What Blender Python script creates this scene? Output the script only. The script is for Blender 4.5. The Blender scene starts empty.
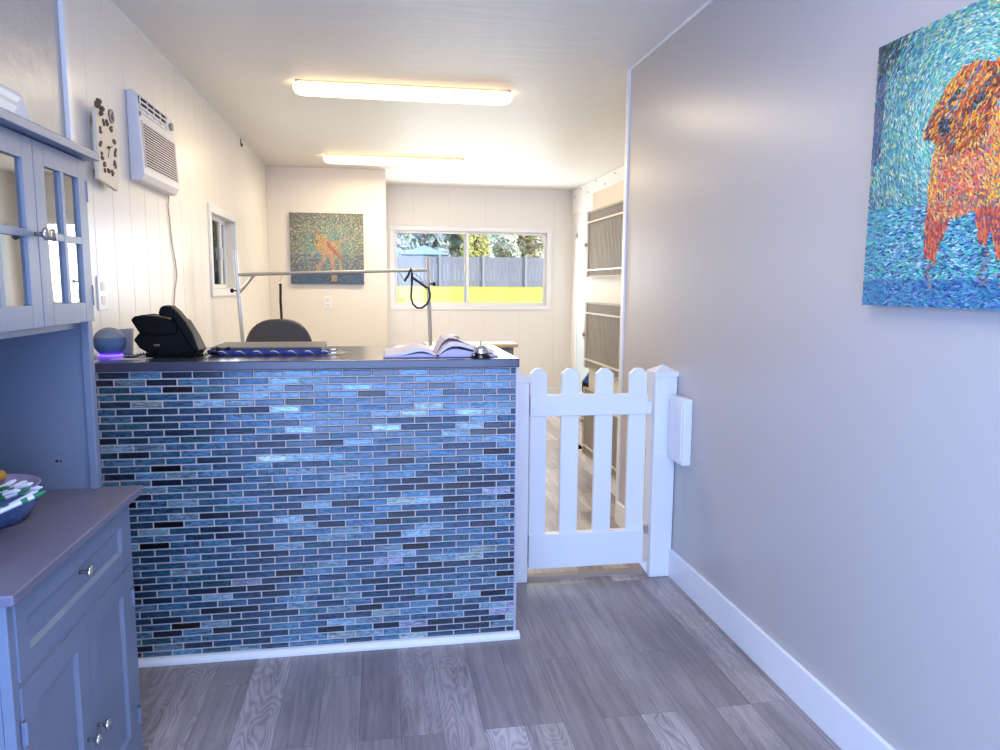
import bpy, math, random
from mathutils import Vector, Matrix
rnd = random.Random(7)
scn = bpy.context.scene
col = scn.collection

# ---------------------------------------------------------------- camera
YAW, PIT, ROLL, FPX = .167, .1229, .0067, 721.2
EYE = Vector((0, 0, 1.3))
FW = Vector((math.sin(YAW)*math.cos(PIT), math.cos(YAW)*math.cos(PIT), -math.sin(PIT)))
_r = Vector((math.cos(YAW), -math.sin(YAW), 0)); _u = _r.cross(FW)
RT = _r*math.cos(ROLL)+_u*math.sin(ROLL); UP = -_r*math.sin(ROLL)+_u*math.cos(ROLL)
cd = bpy.data.cameras.new('camera'); cam = bpy.data.objects.new('camera', cd); col.objects.link(cam)
cd.sensor_width = 36; cd.lens = FPX*36/1000; cd.clip_start = .05; cd.clip_end = 200
m = Matrix((RT, UP, -FW)).transposed().to_4x4(); m.translation = EYE; cam.matrix_world = m
scn.camera = cam

def P(px, py, ax, val):
    """point of the room on the plane axis=val seen at photo pixel px,py (measuring aid)"""
    d = FW + RT*(px-500)/FPX - UP*(py-375)/FPX
    return EYE + d*((val-EYE[ax])/d[ax])

# ---------------------------------------------------------------- light and exposure
scn.view_settings.view_transform = 'Standard'; scn.view_settings.look = 'None'
scn.view_settings.gamma = 1; scn.view_settings.use_curve_mapping = False
scn.view_settings.exposure = 0.45
w = bpy.data.worlds.new('sky'); scn.world = w; w.use_nodes = True
bg = w.node_tree.nodes['Background']; bg.inputs[0].default_value = (.58, .74, 1, 1); bg.inputs[1].default_value = 2.0
def sun(name, d, energy, color, ang=1.0):
    l = bpy.data.lights.new(name, 'SUN'); l.energy = energy; l.color = color; l.angle = math.radians(ang)
    o = bpy.data.objects.new(name, l); col.objects.link(o)
    o.rotation_euler = Vector(d).to_track_quat('-Z', 'Y').to_euler(); o.location = (0, 0, 8); return o
def area(name, loc, d, sx, sy, energy, color, spread=180):
    l = bpy.data.lights.new(name, 'AREA'); l.shape = 'RECTANGLE'; l.size = sx; l.size_y = sy
    l.energy = energy; l.color = color; l.spread = math.radians(spread)
    o = bpy.data.objects.new(name, l); col.objects.link(o); o.location = loc
    o.rotation_euler = Vector(d).to_track_quat('-Z', 'Y').to_euler(); return o
sun('sun', (-.65, .50, -.9), 5.5, (1, .96, .88))
# daylight through the glazed entrance behind the viewpoint, the rear window, the side window and an added window
area('entrance_daylight', (.1, -1.02, 1.15), (0, 1, 0), 2.0, 2.0, 54, (.30, .50, 1.0))
area('added_side_fill', (-.99, -.25, 1.35), (1, .25, -.05), 1.2, 1.1, 40, (.27, .45, 1.0))  # fill lamp in an unseen added window, lights the grey wall bluish
area('rear_window_daylight', (1.07, 8.25, 1.5), (0, -1, -.12), 1.7, .8, 30, (.95, .97, 1.0))
area('side_window_daylight', (-.99, 5.15, 1.5), (1, 0, -.1), .7, .5, 4, (.9, 1.0, .97))

H, XL, XR, YP, YQ, XQ, YB, XRR = 2.4063, -1.0285, 1.2913, 3.715, 7.24, .0854, 8.328, 2.2535
YF = -1.1

# ---------------------------------------------------------------- materials
def lin(c):
    f = lambda v: v/12.92 if v <= .04045 else ((v+.055)/1.055)**2.4
    return tuple(f(v/255) for v in c[:3])+(1,)
MATS = {}
def mat(name, c, rough=.5, metal=0, spec=.5, emit=None, es=0, noise=None, bump=None, coat=0, alpha=None):
    """noise=(scale,amount) colour mottling, bump=(scale,strength,stretch xyz)"""
    if name in MATS: return MATS[name]
    m = bpy.data.materials.new(name); m.use_nodes = True; MATS[name] = m
    nt = m.node_tree; b = nt.nodes['Principled BSDF']; L = nt.links
    b.inputs['Base Color'].default_value = lin(c); b.inputs['Roughness'].default_value = rough
    b.inputs['Metallic'].default_value = metal; b.inputs['Specular IOR Level'].default_value = spec
    b.inputs['Coat Weight'].default_value = coat
    if emit: b.inputs['Emission Color'].default_value = lin(emit); b.inputs['Emission Strength'].default_value = es
    tc = nt.nodes.new('ShaderNodeTexCoord')
    if noise:
        n = nt.nodes.new('ShaderNodeTexNoise'); n.inputs['Scale'].default_value = noise[0]; n.inputs['Detail'].default_value = 4
        L.new(tc.outputs['Object'], n.inputs['Vector'])
        mx = nt.nodes.new('ShaderNodeMix'); mx.data_type = 'RGBA'
        k = noise[1]; a = lin(c)
        mx.inputs[6].default_value = tuple(max(0, v*(1-k)) for v in a[:3])+(1,)
        mx.inputs[7].default_value = tuple(min(1, v*(1+k)) for v in a[:3])+(1,)
        L.new(n.outputs['Fac'], mx.inputs[0]); L.new(mx.outputs[2], b.inputs['Base Color'])
    if bump:
        mp = nt.nodes.new('ShaderNodeMapping'); L.new(tc.outputs['Object'], mp.inputs['Vector'])
        mp.inputs['Scale'].default_value = bump[2] if len(bump) > 2 else (1, 1, 1)
        n = nt.nodes.new('ShaderNodeTexNoise'); n.inputs['Scale'].default_value = bump[0]; n.inputs['Detail'].default_value = 3
        L.new(mp.outputs[0], n.inputs['Vector'])
        bp = nt.nodes.new('ShaderNodeBump'); bp.inputs['Strength'].default_value = bump[1]; bp.inputs['Distance'].default_value = .01
        L.new(n.outputs['Fac'], bp.inputs['Height']); L.new(bp.outputs[0], b.inputs['Normal'])
    return m
def attr_mat(name, rough=.5, metal=0, spec=.5, streak=None, coat=0, bump=None):
    m = bpy.data.materials.new(name); m.use_nodes = True; MATS[name] = m
    nt = m.node_tree; b = nt.nodes['Principled BSDF']; L = nt.links
    a = nt.nodes.new('ShaderNodeAttribute'); a.attribute_name = 'Col'
    b.inputs['Roughness'].default_value = rough; b.inputs['Metallic'].default_value = metal
    b.inputs['Specular IOR Level'].default_value = spec; b.inputs['Coat Weight'].default_value = coat
    b.inputs['Coat Roughness'].default_value = .1
    if streak:
        tc = nt.nodes.new('ShaderNodeTexCoord'); mp = nt.nodes.new('ShaderNodeMapping'); mp.inputs['Scale'].default_value = streak[0]
        mp.inputs['Rotation'].default_value = (0, .06, 0)
        L.new(tc.outputs['Object'], mp.inputs['Vector'])
        n = nt.nodes.new('ShaderNodeTexNoise'); n.inputs['Scale'].default_value = 1; n.inputs['Detail'].default_value = 3; n.inputs['Distortion'].default_value = 2.2
        L.new(mp.outputs[0], n.inputs['Vector'])
        cr = nt.nodes.new('ShaderNodeValToRGB'); cr.color_ramp.elements[0].position = .36; cr.color_ramp.elements[1].position = .66
        lo, hi = streak[1:]; cr.color_ramp.elements[0].color = (lo, lo, lo*1.02, 1); cr.color_ramp.elements[1].color = (hi, hi, hi, 1)
        L.new(n.outputs['Fac'], cr.inputs[0])
        mx = nt.nodes.new('ShaderNodeMix'); mx.data_type = 'RGBA'; mx.blend_type = 'MULTIPLY'; mx.inputs[0].default_value = 1
        L.new(a.outputs['Color'], mx.inputs[6]); L.new(cr.outputs[0], mx.inputs[7]); L.new(mx.outputs[2], b.inputs['Base Color'])
    else: L.new(a.outputs['Color'], b.inputs['Base Color'])
    return m
def glass_mat(name, refl=.08, tint=(1, 1, 1)):
    m = bpy.data.materials.new(name); m.use_nodes = True; nt = m.node_tree; nt.nodes.clear(); L = nt.links
    o = nt.nodes.new('ShaderNodeOutputMaterial'); t = nt.nodes.new('ShaderNodeBsdfTransparent'); g = nt.nodes.new('ShaderNodeBsdfGlossy')
    g.inputs['Roughness'].default_value = .03; t.inputs[0].default_value = tint+(1,)
    fr = nt.nodes.new('ShaderNodeFresnel'); ad = nt.nodes.new('ShaderNodeMath'); ad.inputs[1].default_value = refl; fr.inputs[0].default_value = 1.45
    mx = nt.nodes.new('ShaderNodeMixShader'); L.new(fr.outputs[0], ad.inputs[0]); L.new(ad.outputs[0], mx.inputs[0])
    L.new(t.outputs[0], mx.inputs[1]); L.new(g.outputs[0], mx.inputs[2]); L.new(mx.outputs[0], o.inputs[0]); MATS[name] = m; return m

M_gray = mat('gray_gloss_paint', (194, 188, 185), .33, spec=.45, bump=(1.8, .5, (1, 1, .2)))
M_grayL = mat('gray_gloss_paint_left', (186, 182, 180), .33, spec=.5, bump=(11, .5, (1, 1, 1)))
M_panel = mat('white_gloss_panelling', (238, 233, 226), .3, spec=.3, bump=(1.6, .12, (1, 1, .3)))
M_white = mat('white_paint', (240, 236, 230), .35)
M_trim = mat('white_trim', (240, 240, 242), .3)
M_ceil = mat('ceiling_paint', (236, 232, 226), .5, spec=.3, bump=(14, .25, (.12, 1, 1)))
M_vinyl = mat('white_vinyl', (240, 240, 242), .3)
M_hutch = mat('blue_gray_paint', (118, 128, 148), .38, noise=(30, .04), bump=(60, .05, (1, 1, .1)))
M_hutchtop = mat('hutch_top_laminate', (112, 108, 126), .32, noise=(60, .05))
M_nickel = mat('brushed_nickel', (200, 196, 190), .25, 1)
M_chrome = mat('chrome', (225, 225, 225), .08, 1)
M_black = mat('black_plastic', (6, 6, 7), .55, spec=.18)
M_blackgl = mat('black_gloss', (8, 8, 10), .15)
M_strap = mat('black_nylon', (16, 16, 18), .7)
M_pvc = mat('ac_plastic', (226, 224, 228), .4)
M_shade = mat('painted_shade', (22, 20, 20), .8)  # near-black colour that stands in for shade inside openings
M_alu = mat('aluminium_tube', (200, 198, 192), .3, .85)
M_glass = glass_mat('window_glass', 0.0, (.97, .98, 1)); M_cabglass = glass_mat('cabinet_glass', .36, (.9, .96, .97))
M_paper = mat('paper', (236, 232, 228), .7)

# floor planks
def floor_mat():
    m = bpy.data.materials.new('vinyl_plank_floor'); m.use_nodes = True; nt = m.node_tree; L = nt.links; N = nt.nodes.new
    b = nt.nodes['Principled BSDF']; tc = N('ShaderNodeTexCoord')
    mp = N('ShaderNodeMapping'); mp.inputs['Rotation'].default_value = (0, 0, math.radians(90)); mp.inputs['Location'].default_value = (.31, .08, 0)
    L.new(tc.outputs['Object'], mp.inputs['Vector'])
    def brick(c1, c2, mort):
        br = N('ShaderNodeTexBrick'); br.offset = .37; br.offset_frequency = 3; br.inputs['Scale'].default_value = 1
        br.inputs['Brick Width'].default_value = .98; br.inputs['Row Height'].default_value = .121
        br.inputs['Mortar Size'].default_value = .0007; br.inputs['Mortar Smooth'].default_value = .3
        br.inputs['Color1'].default_value = c1; br.inputs['Color2'].default_value = c2; br.inputs['Mortar'].default_value = mort
        L.new(mp.outputs[0], br.inputs['Vector']); return br
    idb = brick((0, 0, 0, 1), (1, 1, 1, 1), (.5, .5, .5, 1))
    # plank tint
    tint = N('ShaderNodeValToRGB'); e = tint.color_ramp.elements
    e[0].position = 0; e[0].color = lin((134, 124, 126)); e[1].position = 1; e[1].color = lin((184, 176, 176))
    for p, c in ((.3, (154, 144, 143)), (.55, (140, 131, 132)), (.8, (168, 158, 157))):
        q = e.new(p); q.color = lin(c)
    L.new(idb.outputs['Color'], tint.inputs[0])
    # grain, shifted per plank
    off = N('ShaderNodeVectorMath'); off.operation = 'MULTIPLY'; off.inputs[1].default_value = (7.3, 13.1, 5)
    L.new(idb.outputs['Color'], off.inputs[0])
    add = N('ShaderNodeVectorMath'); add.operation = 'ADD'; L.new(mp.outputs[0], add.inputs[0]); L.new(off.outputs[0], add.inputs[1])
    m2 = N('ShaderNodeMapping'); m2.inputs['Scale'].default_value = (2.2, 34, 1); L.new(add.outputs[0], m2.inputs['Vector'])
    g = N('ShaderNodeTexNoise'); g.inputs['Scale'].default_value = 1; g.inputs['Detail'].default_value = 6; g.inputs['Roughness'].default_value = .65; g.inputs['Distortion'].default_value = .8
    L.new(m2.outputs[0], g.inputs['Vector'])
    m3 = N('ShaderNodeMapping'); m3.inputs['Scale'].default_value = (2.0, 9, 1); L.new(add.outputs[0], m3.inputs['Vector'])
    wv = N('ShaderNodeTexNoise'); wv.inputs['Scale'].default_value = 1.2; wv.inputs['Detail'].default_value = 1.5; L.new(m3.outputs[0], wv.inputs['Vector'])
    # cathedral rings: sine of the noise field, strong only on some planks
    mul = N('ShaderNodeMath'); mul.operation = 'MULTIPLY'; mul.inputs[1].default_value = 150; L.new(wv.outputs['Fac'], mul.inputs[0])
    sn = N('ShaderNodeMath'); sn.operation = 'SINE'; L.new(mul.outputs[0], sn.inputs[0])
    sel = N('ShaderNodeMapRange'); sel.inputs[1].default_value = .62; sel.inputs[2].default_value = .8; L.new(idb.outputs['Color'], sel.inputs[0])
    amp = N('ShaderNodeMath'); amp.operation = 'MULTIPLY_ADD'; amp.inputs[1].default_value = .16; amp.inputs[2].default_value = .025; L.new(sel.outputs[0], amp.inputs[0])
    rg = N('ShaderNodeMath'); rg.operation = 'MULTIPLY'; L.new(sn.outputs[0], rg.inputs[0]); L.new(amp.outputs[0], rg.inputs[1])
    g2 = N('ShaderNodeMapRange'); g2.inputs[1].default_value = .3; g2.inputs[2].default_value = .7; g2.inputs[3].default_value = .68; g2.inputs[4].default_value = 1.30
    L.new(g.outputs['Fac'], g2.inputs[0])
    sm = N('ShaderNodeMath'); sm.operation = 'ADD'; L.new(g2.outputs[0], sm.inputs[0]); L.new(rg.outputs[0], sm.inputs[1])
    # broad worn patches
    n3 = N('ShaderNodeTexNoise'); n3.inputs['Scale'].default_value = 3.2; n3.inputs['Detail'].default_value = 5; L.new(tc.outputs['Object'], n3.inputs['Vector'])
    r3 = N('ShaderNodeMapRange'); r3.inputs[1].default_value = .3; r3.inputs[2].default_value = .7; r3.inputs[3].default_value = .84; r3.inputs[4].default_value = 1.18; L.new(n3.outputs['Fac'], r3.inputs[0])
    pm = N('ShaderNodeMath'); pm.operation = 'MULTIPLY'; L.new(sm.outputs[0], pm.inputs[0]); L.new(r3.outputs[0], pm.inputs[1])
    sc = N('ShaderNodeVectorMath'); sc.operation = 'SCALE'; L.new(tint.outputs[0], sc.inputs[0]); L.new(pm.outputs[0], sc.inputs['Scale'])
    mx = N('ShaderNodeMix'); mx.data_type = 'RGBA'; mx.inputs[7].default_value = lin((84, 78, 80))
    L.new(idb.outputs['Fac'], mx.inputs[0]); L.new(sc.outputs[0], mx.inputs[6]); L.new(mx.outputs[2], b.inputs['Base Color'])
    b.inputs['Roughness'].default_value = .36; b.inputs['Specular IOR Level'].default_value = .45
    bp = N('ShaderNodeBump'); bp.inputs['Strength'].default_value = .12; bp.inputs['Distance'].default_value = .004
    L.new(sm.outputs[0], bp.inputs['Height']); L.new(bp.outputs[0], b.inputs['Normal'])
    return m
M_floor = floor_mat()

# ---------------------------------------------------------------- mesh helpers
class MB:
    def __init__(s): s.v = []; s.f = []; s.c = []
    def add(s, vs, fs, c=None):
        o = len(s.v); s.v += [Vector(v) for v in vs]; s.f += [tuple(i+o for i in f) for f in fs]; s.c += [c]*len(fs); return s
    def box(s, a, b, c=None):
        x0, y0, z0 = [min(p, q) for p, q in zip(a, b)]; x1, y1, z1 = [max(p, q) for p, q in zip(a, b)]
        return s.add([(x0,y0,z0),(x1,y0,z0),(x1,y1,z0),(x0,y1,z0),(x0,y0,z1),(x1,y0,z1),(x1,y1,z1),(x0,y1,z1)],
            [(0,3,2,1),(4,5,6,7),(0,1,5,4),(1,2,6,5),(2,3,7,6),(3,0,4,7)], c)
    def prism(s, pts, ax, a, b, c=None):
        """polygon pts (two coords of the other axes, in order) extruded along axis ax from a to b"""
        n = len(pts)
        def mk(p, t):
            q = list(p); q.insert(ax, t); return q
        vs = [mk(p, a) for p in pts]+[mk(p, b) for p in pts]
        return s.add(vs, [tuple(range(n-1, -1, -1)), tuple(range(n, 2*n))]+[(i, (i+1) % n, n+(i+1) % n, n+i) for i in range(n)], c)
    def cyl(s, a, b, r, n=14, r2=None, c=None):
        a, b = Vector(a), Vector(b); d = (b-a).normalized(); t = Vector((0, 0, 1)) if abs(d.z) < .9 else Vector((1, 0, 0))
        u = d.cross(t).normalized(); w_ = d.cross(u); r2 = r if r2 is None else r2
        vs = [a+(u*math.cos(k*2*math.pi/n)+w_*math.sin(k*2*math.pi/n))*r for k in range(n)]+[b+(u*math.cos(k*2*math.pi/n)+w_*math.sin(k*2*math.pi/n))*r2 for k in range(n)]
        return s.add(vs, [tuple(range(n)), tuple(range(2*n-1, n-1, -1))]+[(k, n+k, n+(k+1) % n, (k+1) % n) for k in range(n)], c)
    def tube(s, pts, r, n=8, c=None, closed=False, flat=None):
        pts = [Vector(p) for p in pts]; N = len(pts); vs = []
        up = Vector((0, 0, 1)); prev = None
        for i, p in enumerate(pts):
            d = (pts[(i+1) % N]-pts[i-1]) if closed else (pts[min(i+1, N-1)]-pts[max(i-1, 0)])
            d.normalize()
            if prev is None:
                u = d.cross(up if abs(d.z) < .95 else Vector((1, 0, 0))).normalized()
            else:
                u = (prev-d*prev.dot(d)).normalized()
            prev = u; w_ = d.cross(u)
            ra, rb = (r, r) if flat is None else flat
            for k in range(n):
                a = k*2*math.pi/n; vs.append(p+u*math.cos(a)*ra+w_*math.sin(a)*rb)
        fs = []
        for i in range(N if closed else N-1):
            j = (i+1) % N
            for k in range(n): fs.append((i*n+k, i*n+(k+1) % n, j*n+(k+1) % n, j*n+k))
        if not closed: fs += [tuple(range(n-1, -1, -1)), tuple((N-1)*n+k for k in range(n))]
        return s.add(vs, fs, c)
    def lathe(s, prof, ctr, ax=2, n=28, c=None, caps=(1, 1)):
        """prof: (radius, height) list"""
        vs = []; ctr = Vector(ctr)
        for r, h in prof:
            for k in range(n):
                a = k*2*math.pi/n; q = [r*math.cos(a), r*math.sin(a)]; q.insert(ax, h); vs.append(ctr+Vector(q))
        fs = [(i*n+k, i*n+(k+1) % n, (i+1)*n+(k+1) % n, (i+1)*n+k) for i in range(len(prof)-1) for k in range(n)]
        if ax == 1: fs = [f[::-1] for f in fs]
        if prof[0][0] > 0 and caps[0]: fs.append(tuple(range(n-1, -1, -1)) if ax != 1 else tuple(range(n)))
        if prof[-1][0] > 0 and caps[1]: fs.append(tuple((len(prof)-1)*n+k for k in range(n)))
        return s.add(vs, fs, c)
WL = {}
def build(name, mb, m, parent=None, loc=None, bevel=0, smooth=False, seg=2, subsurf=0, solid=0):
    """link ONE mesh; vertices are given in world coordinates and moved to the thing's own origin"""
    if parent is not None: o0 = WL[parent.name]
    elif loc is not None: o0 = Vector(loc)
    else:
        xs = [v.x for v in mb.v]; ys = [v.y for v in mb.v]; zs = [v.z for v in mb.v]
        o0 = Vector(((min(xs)+max(xs))/2, (min(ys)+max(ys))/2, min(zs)))
    me = bpy.data.meshes.new(name); me.from_pydata([v-o0 for v in mb.v], [], mb.f)
    if any(c is not None for c in mb.c):
        ca = me.color_attributes.new('Col', 'FLOAT_COLOR', 'CORNER'); i = 0; buf = []
        for f, c in zip(mb.f, mb.c):
            buf += list(c or (1, 1, 1, 1))*len(f)
        ca.data.foreach_set('color', buf)
    me.validate()
    import bmesh
    bm = bmesh.new(); bm.from_mesh(me); bmesh.ops.recalc_face_normals(bm, faces=bm.faces) if not solid else None; bm.to_mesh(me); bm.free()
    o = bpy.data.objects.new(name, me); col.objects.link(o)
    if m: me.materials.append(m)
    if parent is not None: o.parent = parent; WL[o.name] = WL[parent.name]
    else: o.location = o0; WL[o.name] = o0
    if smooth:
        for p in me.polygons: p.use_smooth = True
    if bevel:
        b = o.modifiers.new('bevel', 'BEVEL'); b.width = bevel; b.segments = seg; b.limit_method = 'ANGLE'; b.angle_limit = math.radians(40)
    if subsurf:
        b = o.modifiers.new('subsurf', 'SUBSURF'); b.levels = b.render_levels = subsurf
    if solid:
        b = o.modifiers.new('solid', 'SOLIDIFY'); b.thickness = solid; b.offset = -1
    return o
def thing(name, loc, label, cat, group=None):
    o = bpy.data.objects.new(name, None); col.objects.link(o); o.location = loc; WL[o.name] = Vector(loc); o.empty_display_size = .1
    return tag(o, label, cat, group)
def tag(o, label, cat, group=None, kind=None):
    o['label'] = label; o['category'] = cat
    if group: o['group'] = group
    if kind: o['kind'] = kind
    return o
def struct(o, label, cat):
    return tag(o, label, cat, kind='structure')
def sroot(name, loc, label, cat): return struct(thing(name, loc, label, cat), label, cat)

# ---------------------------------------------------------------- room shell
def wall_grid(name, ax, pos, out, u0, u1, z0, z1, holes, m, grooves=(), th=.09, label='', cat='wall', gd=.0022, gw=.005):
    """wall plane at axis ax = pos; out = +1/-1 direction away from the room; holes (ua,ub,za,zb)"""
    us = {u0: 0, u1: 0}; zs = {z0, z1}
    for a, b, c, d in holes: us[a] = 0; us[b] = 0; zs |= {c, d}
    for g in grooves:
        if u0+.02 < g < u1-.02 and all(abs(g-h) > .015 for h in us):
            us[g-gw/2] = 0; us[g] = 1; us[g+gw/2] = 0
    U = sorted(us); Z = sorted(zs); mb = MB(); idx = {}
    for i, u in enumerate(U):
        for j, z in enumerate(Z):
            q = [u, z]; q.insert(ax, pos+(out*gd if us[u] else 0)); idx[i, j] = len(mb.v); mb.v.append(Vector(q))
    for i in range(len(U)-1):
        for j in range(len(Z)-1):
            cu, cz = (U[i]+U[i+1])/2, (Z[j]+Z[j+1])/2
            if any(a < cu < b and c < cz < d for a, b, c, d in holes): continue
            f = (idx[i, j], idx[i+1, j], idx[i+1, j+1], idx[i, j+1])
            n = (mb.v[f[1]]-mb.v[f[0]]).cross(mb.v[f[3]]-mb.v[f[0]])
            if n[ax]*out > 0: f = f[::-1]
            mb.f.append(f); mb.c.append(None)
    o = build(name, mb, m, solid=th)
    return struct(o, label, cat)

struct(build('floor', MB().box((XL-.1, YF-.1, -.06), (XRR+.1, YB+.1, 0)), M_floor), 'grey-brown wood-look plank floor running to the back of the room', 'floor')
struct(build('ceiling', MB().box((XL-.1, YF-.1, H), (XRR+.1, YB+.1, H+.08)), M_ceil), 'off-white brushed ceiling carrying two long lamps', 'ceiling')
YT = 2.73   # batten on the left wall
WLW = (4.81, 5.58, 1.27, 1.745)       # side window hole: Y0,Y1,z0,z1
gl = [YT+.19+.203*k for k in range(26)]
wall_grid('wall_left_front', 0, XL, -1, YF, YT, 0, H, [(-.85, .35, .8, 1.9)], M_grayL, label='glossy light grey wall behind the blue-grey hutch', )  # the opening is made for the added fill window
wall_grid('wall_left', 0, XL, -1, YT, YB, 0, H, [WLW], M_panel, gl, label='white grooved panelled wall on the left holding the air conditioner')
struct(build('trim_1', MB().box((XL, YT-.018, 0), (XL+.016, YT+.018, H)), M_trim, bevel=.002), 'white vertical batten where grey wall meets white panelling', 'trim')
wall_grid('wall_right', 0, XR, 1, YF, YP, 0, H, [], M_gray, label='long glossy light grey wall on the right holding the big dog painting', th=.1)
struct(build('trim_2', MB().box((XR-.010, YP-.03, 0), (XR+.1, YP+.012, H)), M_trim, bevel=.002), 'white corner bead on the far end of the grey wall', 'trim')
wall_grid('wall_right_rear', 0, XRR, 1, YP, YB, 0, H, [], M_white, label='white wall of the wider rear room behind the kennels')
struct(build('wall_partition', MB().box((XR+.1, YP-.09, 0), (XRR+.1, YP, H)), M_white), 'white wall closing the rear room beside the grey wall', 'wall')
WBW = (.185, 1.950, 1.075, 1.915)
wall_grid('wall_back', 1, YB, 1, XQ, XRR, 0, H, [WBW], M_panel, [.4+.41*k for k in range(5)], label='white back wall around the wide window', gd=.003)
struct(build('wall_back_left', MB().box((XL, YQ, 0), (XQ, YB, H)), mat('white_closet_paint', (238, 230, 220), .3, bump=(1.5, .1)), bevel=.003), 'white wall block jutting forward with the small dog painting', 'wall')
wall_grid('wall_front', 1, YF, -1, XL, XR, 0, H, [(-.9, 1.1, .02, 2.16)], M_white, label='white entrance wall behind the viewpoint')
# entrance door (glazed, behind the viewpoint)
d1 = sroot('door_1', (.1, YF-.05, 0), 'white framed glazed entrance door', 'door')
mb = MB()
for a, b in (((-.9, .02), (-.83, 2.16)), ((1.03, .02), (1.1, 2.16)), ((-.9, 2.09), (1.1, 2.16)), ((-.9, .02), (1.1, .12)), ((.07, .12), (.13, 2.09))):
    mb.box((a[0], YF-.07, a[1]), (b[0], YF-.02, b[1]))
build('door_frame', mb, M_trim, d1); build('door_glass', MB().box((-.83, YF-.05, .12), (1.03, YF-.045, 2.09)), M_glass, d1)
# baseboards
def bboard(name, a, b, ax, label, h=.131, t=.015):
    return struct(build(name, MB().box(a, b), M_trim, bevel=.004), label, 'baseboard')
bboard('baseboard_right', (XR-.015, YF, 0), (XR, YP-.03, .131), 0, 'tall white baseboard along the grey wall')
bboard('baseboard_left', (XL, YT+.02, 0), (XL+.015, YQ, .1), 0, 'white baseboard along the panelled left wall')
bboard('baseboard_back', (XQ, YB-.015, 0), (XRR, YB, .1), 1, 'white baseboard under the rear window')
bboard('baseboard_right_rear', (XRR-.015, 4.9, 0), (XRR, YB-.016, .1), 1, 'white baseboard along the rear right wall')
struct(build('trim_3', MB().box((XR-.008, YF, H-.010), (XR, YP-.031, H)), M_trim), 'thin white bead along the top of the grey wall', 'trim')
struct(build('trim_4', MB().box((XL, YT+.02, H-.010), (XL+.008, YQ, H)), M_trim), 'thin white bead along the top of the left wall', 'trim')
# fascia board with screws on the rear right wall
tf = sroot('trim_5', (XRR-.01, 6.2, 2.12), 'white board with screw heads high on the rear right wall', 'trim')
build('board', MB().box((XRR-.018, 4.2, 2.12), (XRR, YB-.02, H-.002)), M_white, tf, bevel=.003)
for q in ((575, 197), (581, 189), (588, 192), (596, 181), (605, 184), (615, 173)):
    p = P(q[0], q[1], 0, XRR-.018); build('screw_head', MB().cyl(p, p-Vector((.004, 0, 0)), .009, 10), mat('screw_grey', (120, 118, 112), .5, .4), tf)
# pale door on the rear right wall
d2 = sroot('door_2', (XRR-.02, 7.62, 0), 'pale blue-white door at the far end of the rear right wall', 'door')
mb = MB().box((XRR-.02, 7.3, 0), (XRR, 7.36, 1.9)); mb.box((XRR-.02, 8.02, 0), (XRR, 8.08, 1.9)); mb.box((XRR-.02, 7.3, 1.84), (XRR, 8.08, 1.9)); build('door_casing', mb, M_trim, d2, bevel=.003)
mb = MB().box((XRR-.012, 7.36, .01), (XRR-.001, 8.02, 1.84)); build('door_panel', mb, mat('door_pale', (214, 228, 232), .4), d2)
build('door_handle', MB().cyl((XRR-.012, 7.43, .95), (XRR-.06, 7.43, .95), .012).cyl((XRR-.055, 7.43, .95), (XRR-.055, 7.53, .95), .009), M_nickel, d2, smooth=True)
# floor threshold strip beneath the gate
struct(build('trim_6', MB().prism([(3.005, 0), (3.015, .012), (3.05, .014), (3.06, 0)], 0, .64, 1.19), mat('threshold_brown', (150, 138, 130), .45)), 'low brown threshold strip across the floor under the gate', 'trim')

# windows ----------------------------------------------------------
def window(name, ax, pos, out, u0, u1, z0, z1, mull, label, sill=False):
    """sliding window in hole; frame lies from pos to pos+out*.07"""
    def bx(mb, a, b, c, d, n0, n1):
        lo, hi = pos+out*n0, pos+out*n1
        q0, q1 = [a, c], [b, d]; q0.insert(ax, lo); q1.insert(ax, hi); mb.box(q0, q1)
    c = [(u0+u1)/2, z0]; c.insert(ax, pos)
    r = sroot(name, c, label, 'window')
    mb = MB(); t = .05                                   # casing on the room side
    bx(mb, u0-t, u1+t, z1, z1+t, -.014, 0); bx(mb, u0-t, u1+t, z0-t, z0, -.014, 0); bx(mb, u0-t, u0, z0, z1, -.014, 0); bx(mb, u1, u1+t, z0, z1, -.014, 0)
    build('window_frame', mb, M_trim, r, bevel=.003)
    f = .028
    for k, (a, b, n0) in enumerate(((u0, mull+f/2+.01, .03), (mull-f/2-.01, u1, .055))):
        mb = MB(); bx(mb, a, a+f, z0, z1, n0, n0+.024); bx(mb, b-f, b, z0, z1, n0, n0+.024); bx(mb, a+f, b-f, z0, z0+f, n0, n0+.024); bx(mb, a+f, b-f, z1-f, z1, n0, n0+.024)
        s_ = build('sash', mb, M_vinyl, r, bevel=.003)
        mb = MB(); bx(mb, a+f, b-f, z0+f, z1-f, n0+.01, n0+.014); build('pane', mb, M_glass, s_)
    mb = MB(); bx(mb, mull-.03, mull-.015, (z0+z1)/2-.04, (z0+z1)/2+.04, .018, .03); build('latch', mb, M_vinyl, r, bevel=.002)
    return r
window('window_1', 1, YB, 1, *WBW, 1.01, 'wide white sliding window in the back wall looking onto lawn and fence')
window('added_window', 0, XL, -1, -.85, .35, .8, 1.9, -.25, 'added unseen white sliding window in the left wall behind the viewpoint')
window('window_2', 0, XL, -1, *WLW, 5.27, 'small white sliding window in the left panelled wall showing greenery')

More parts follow.
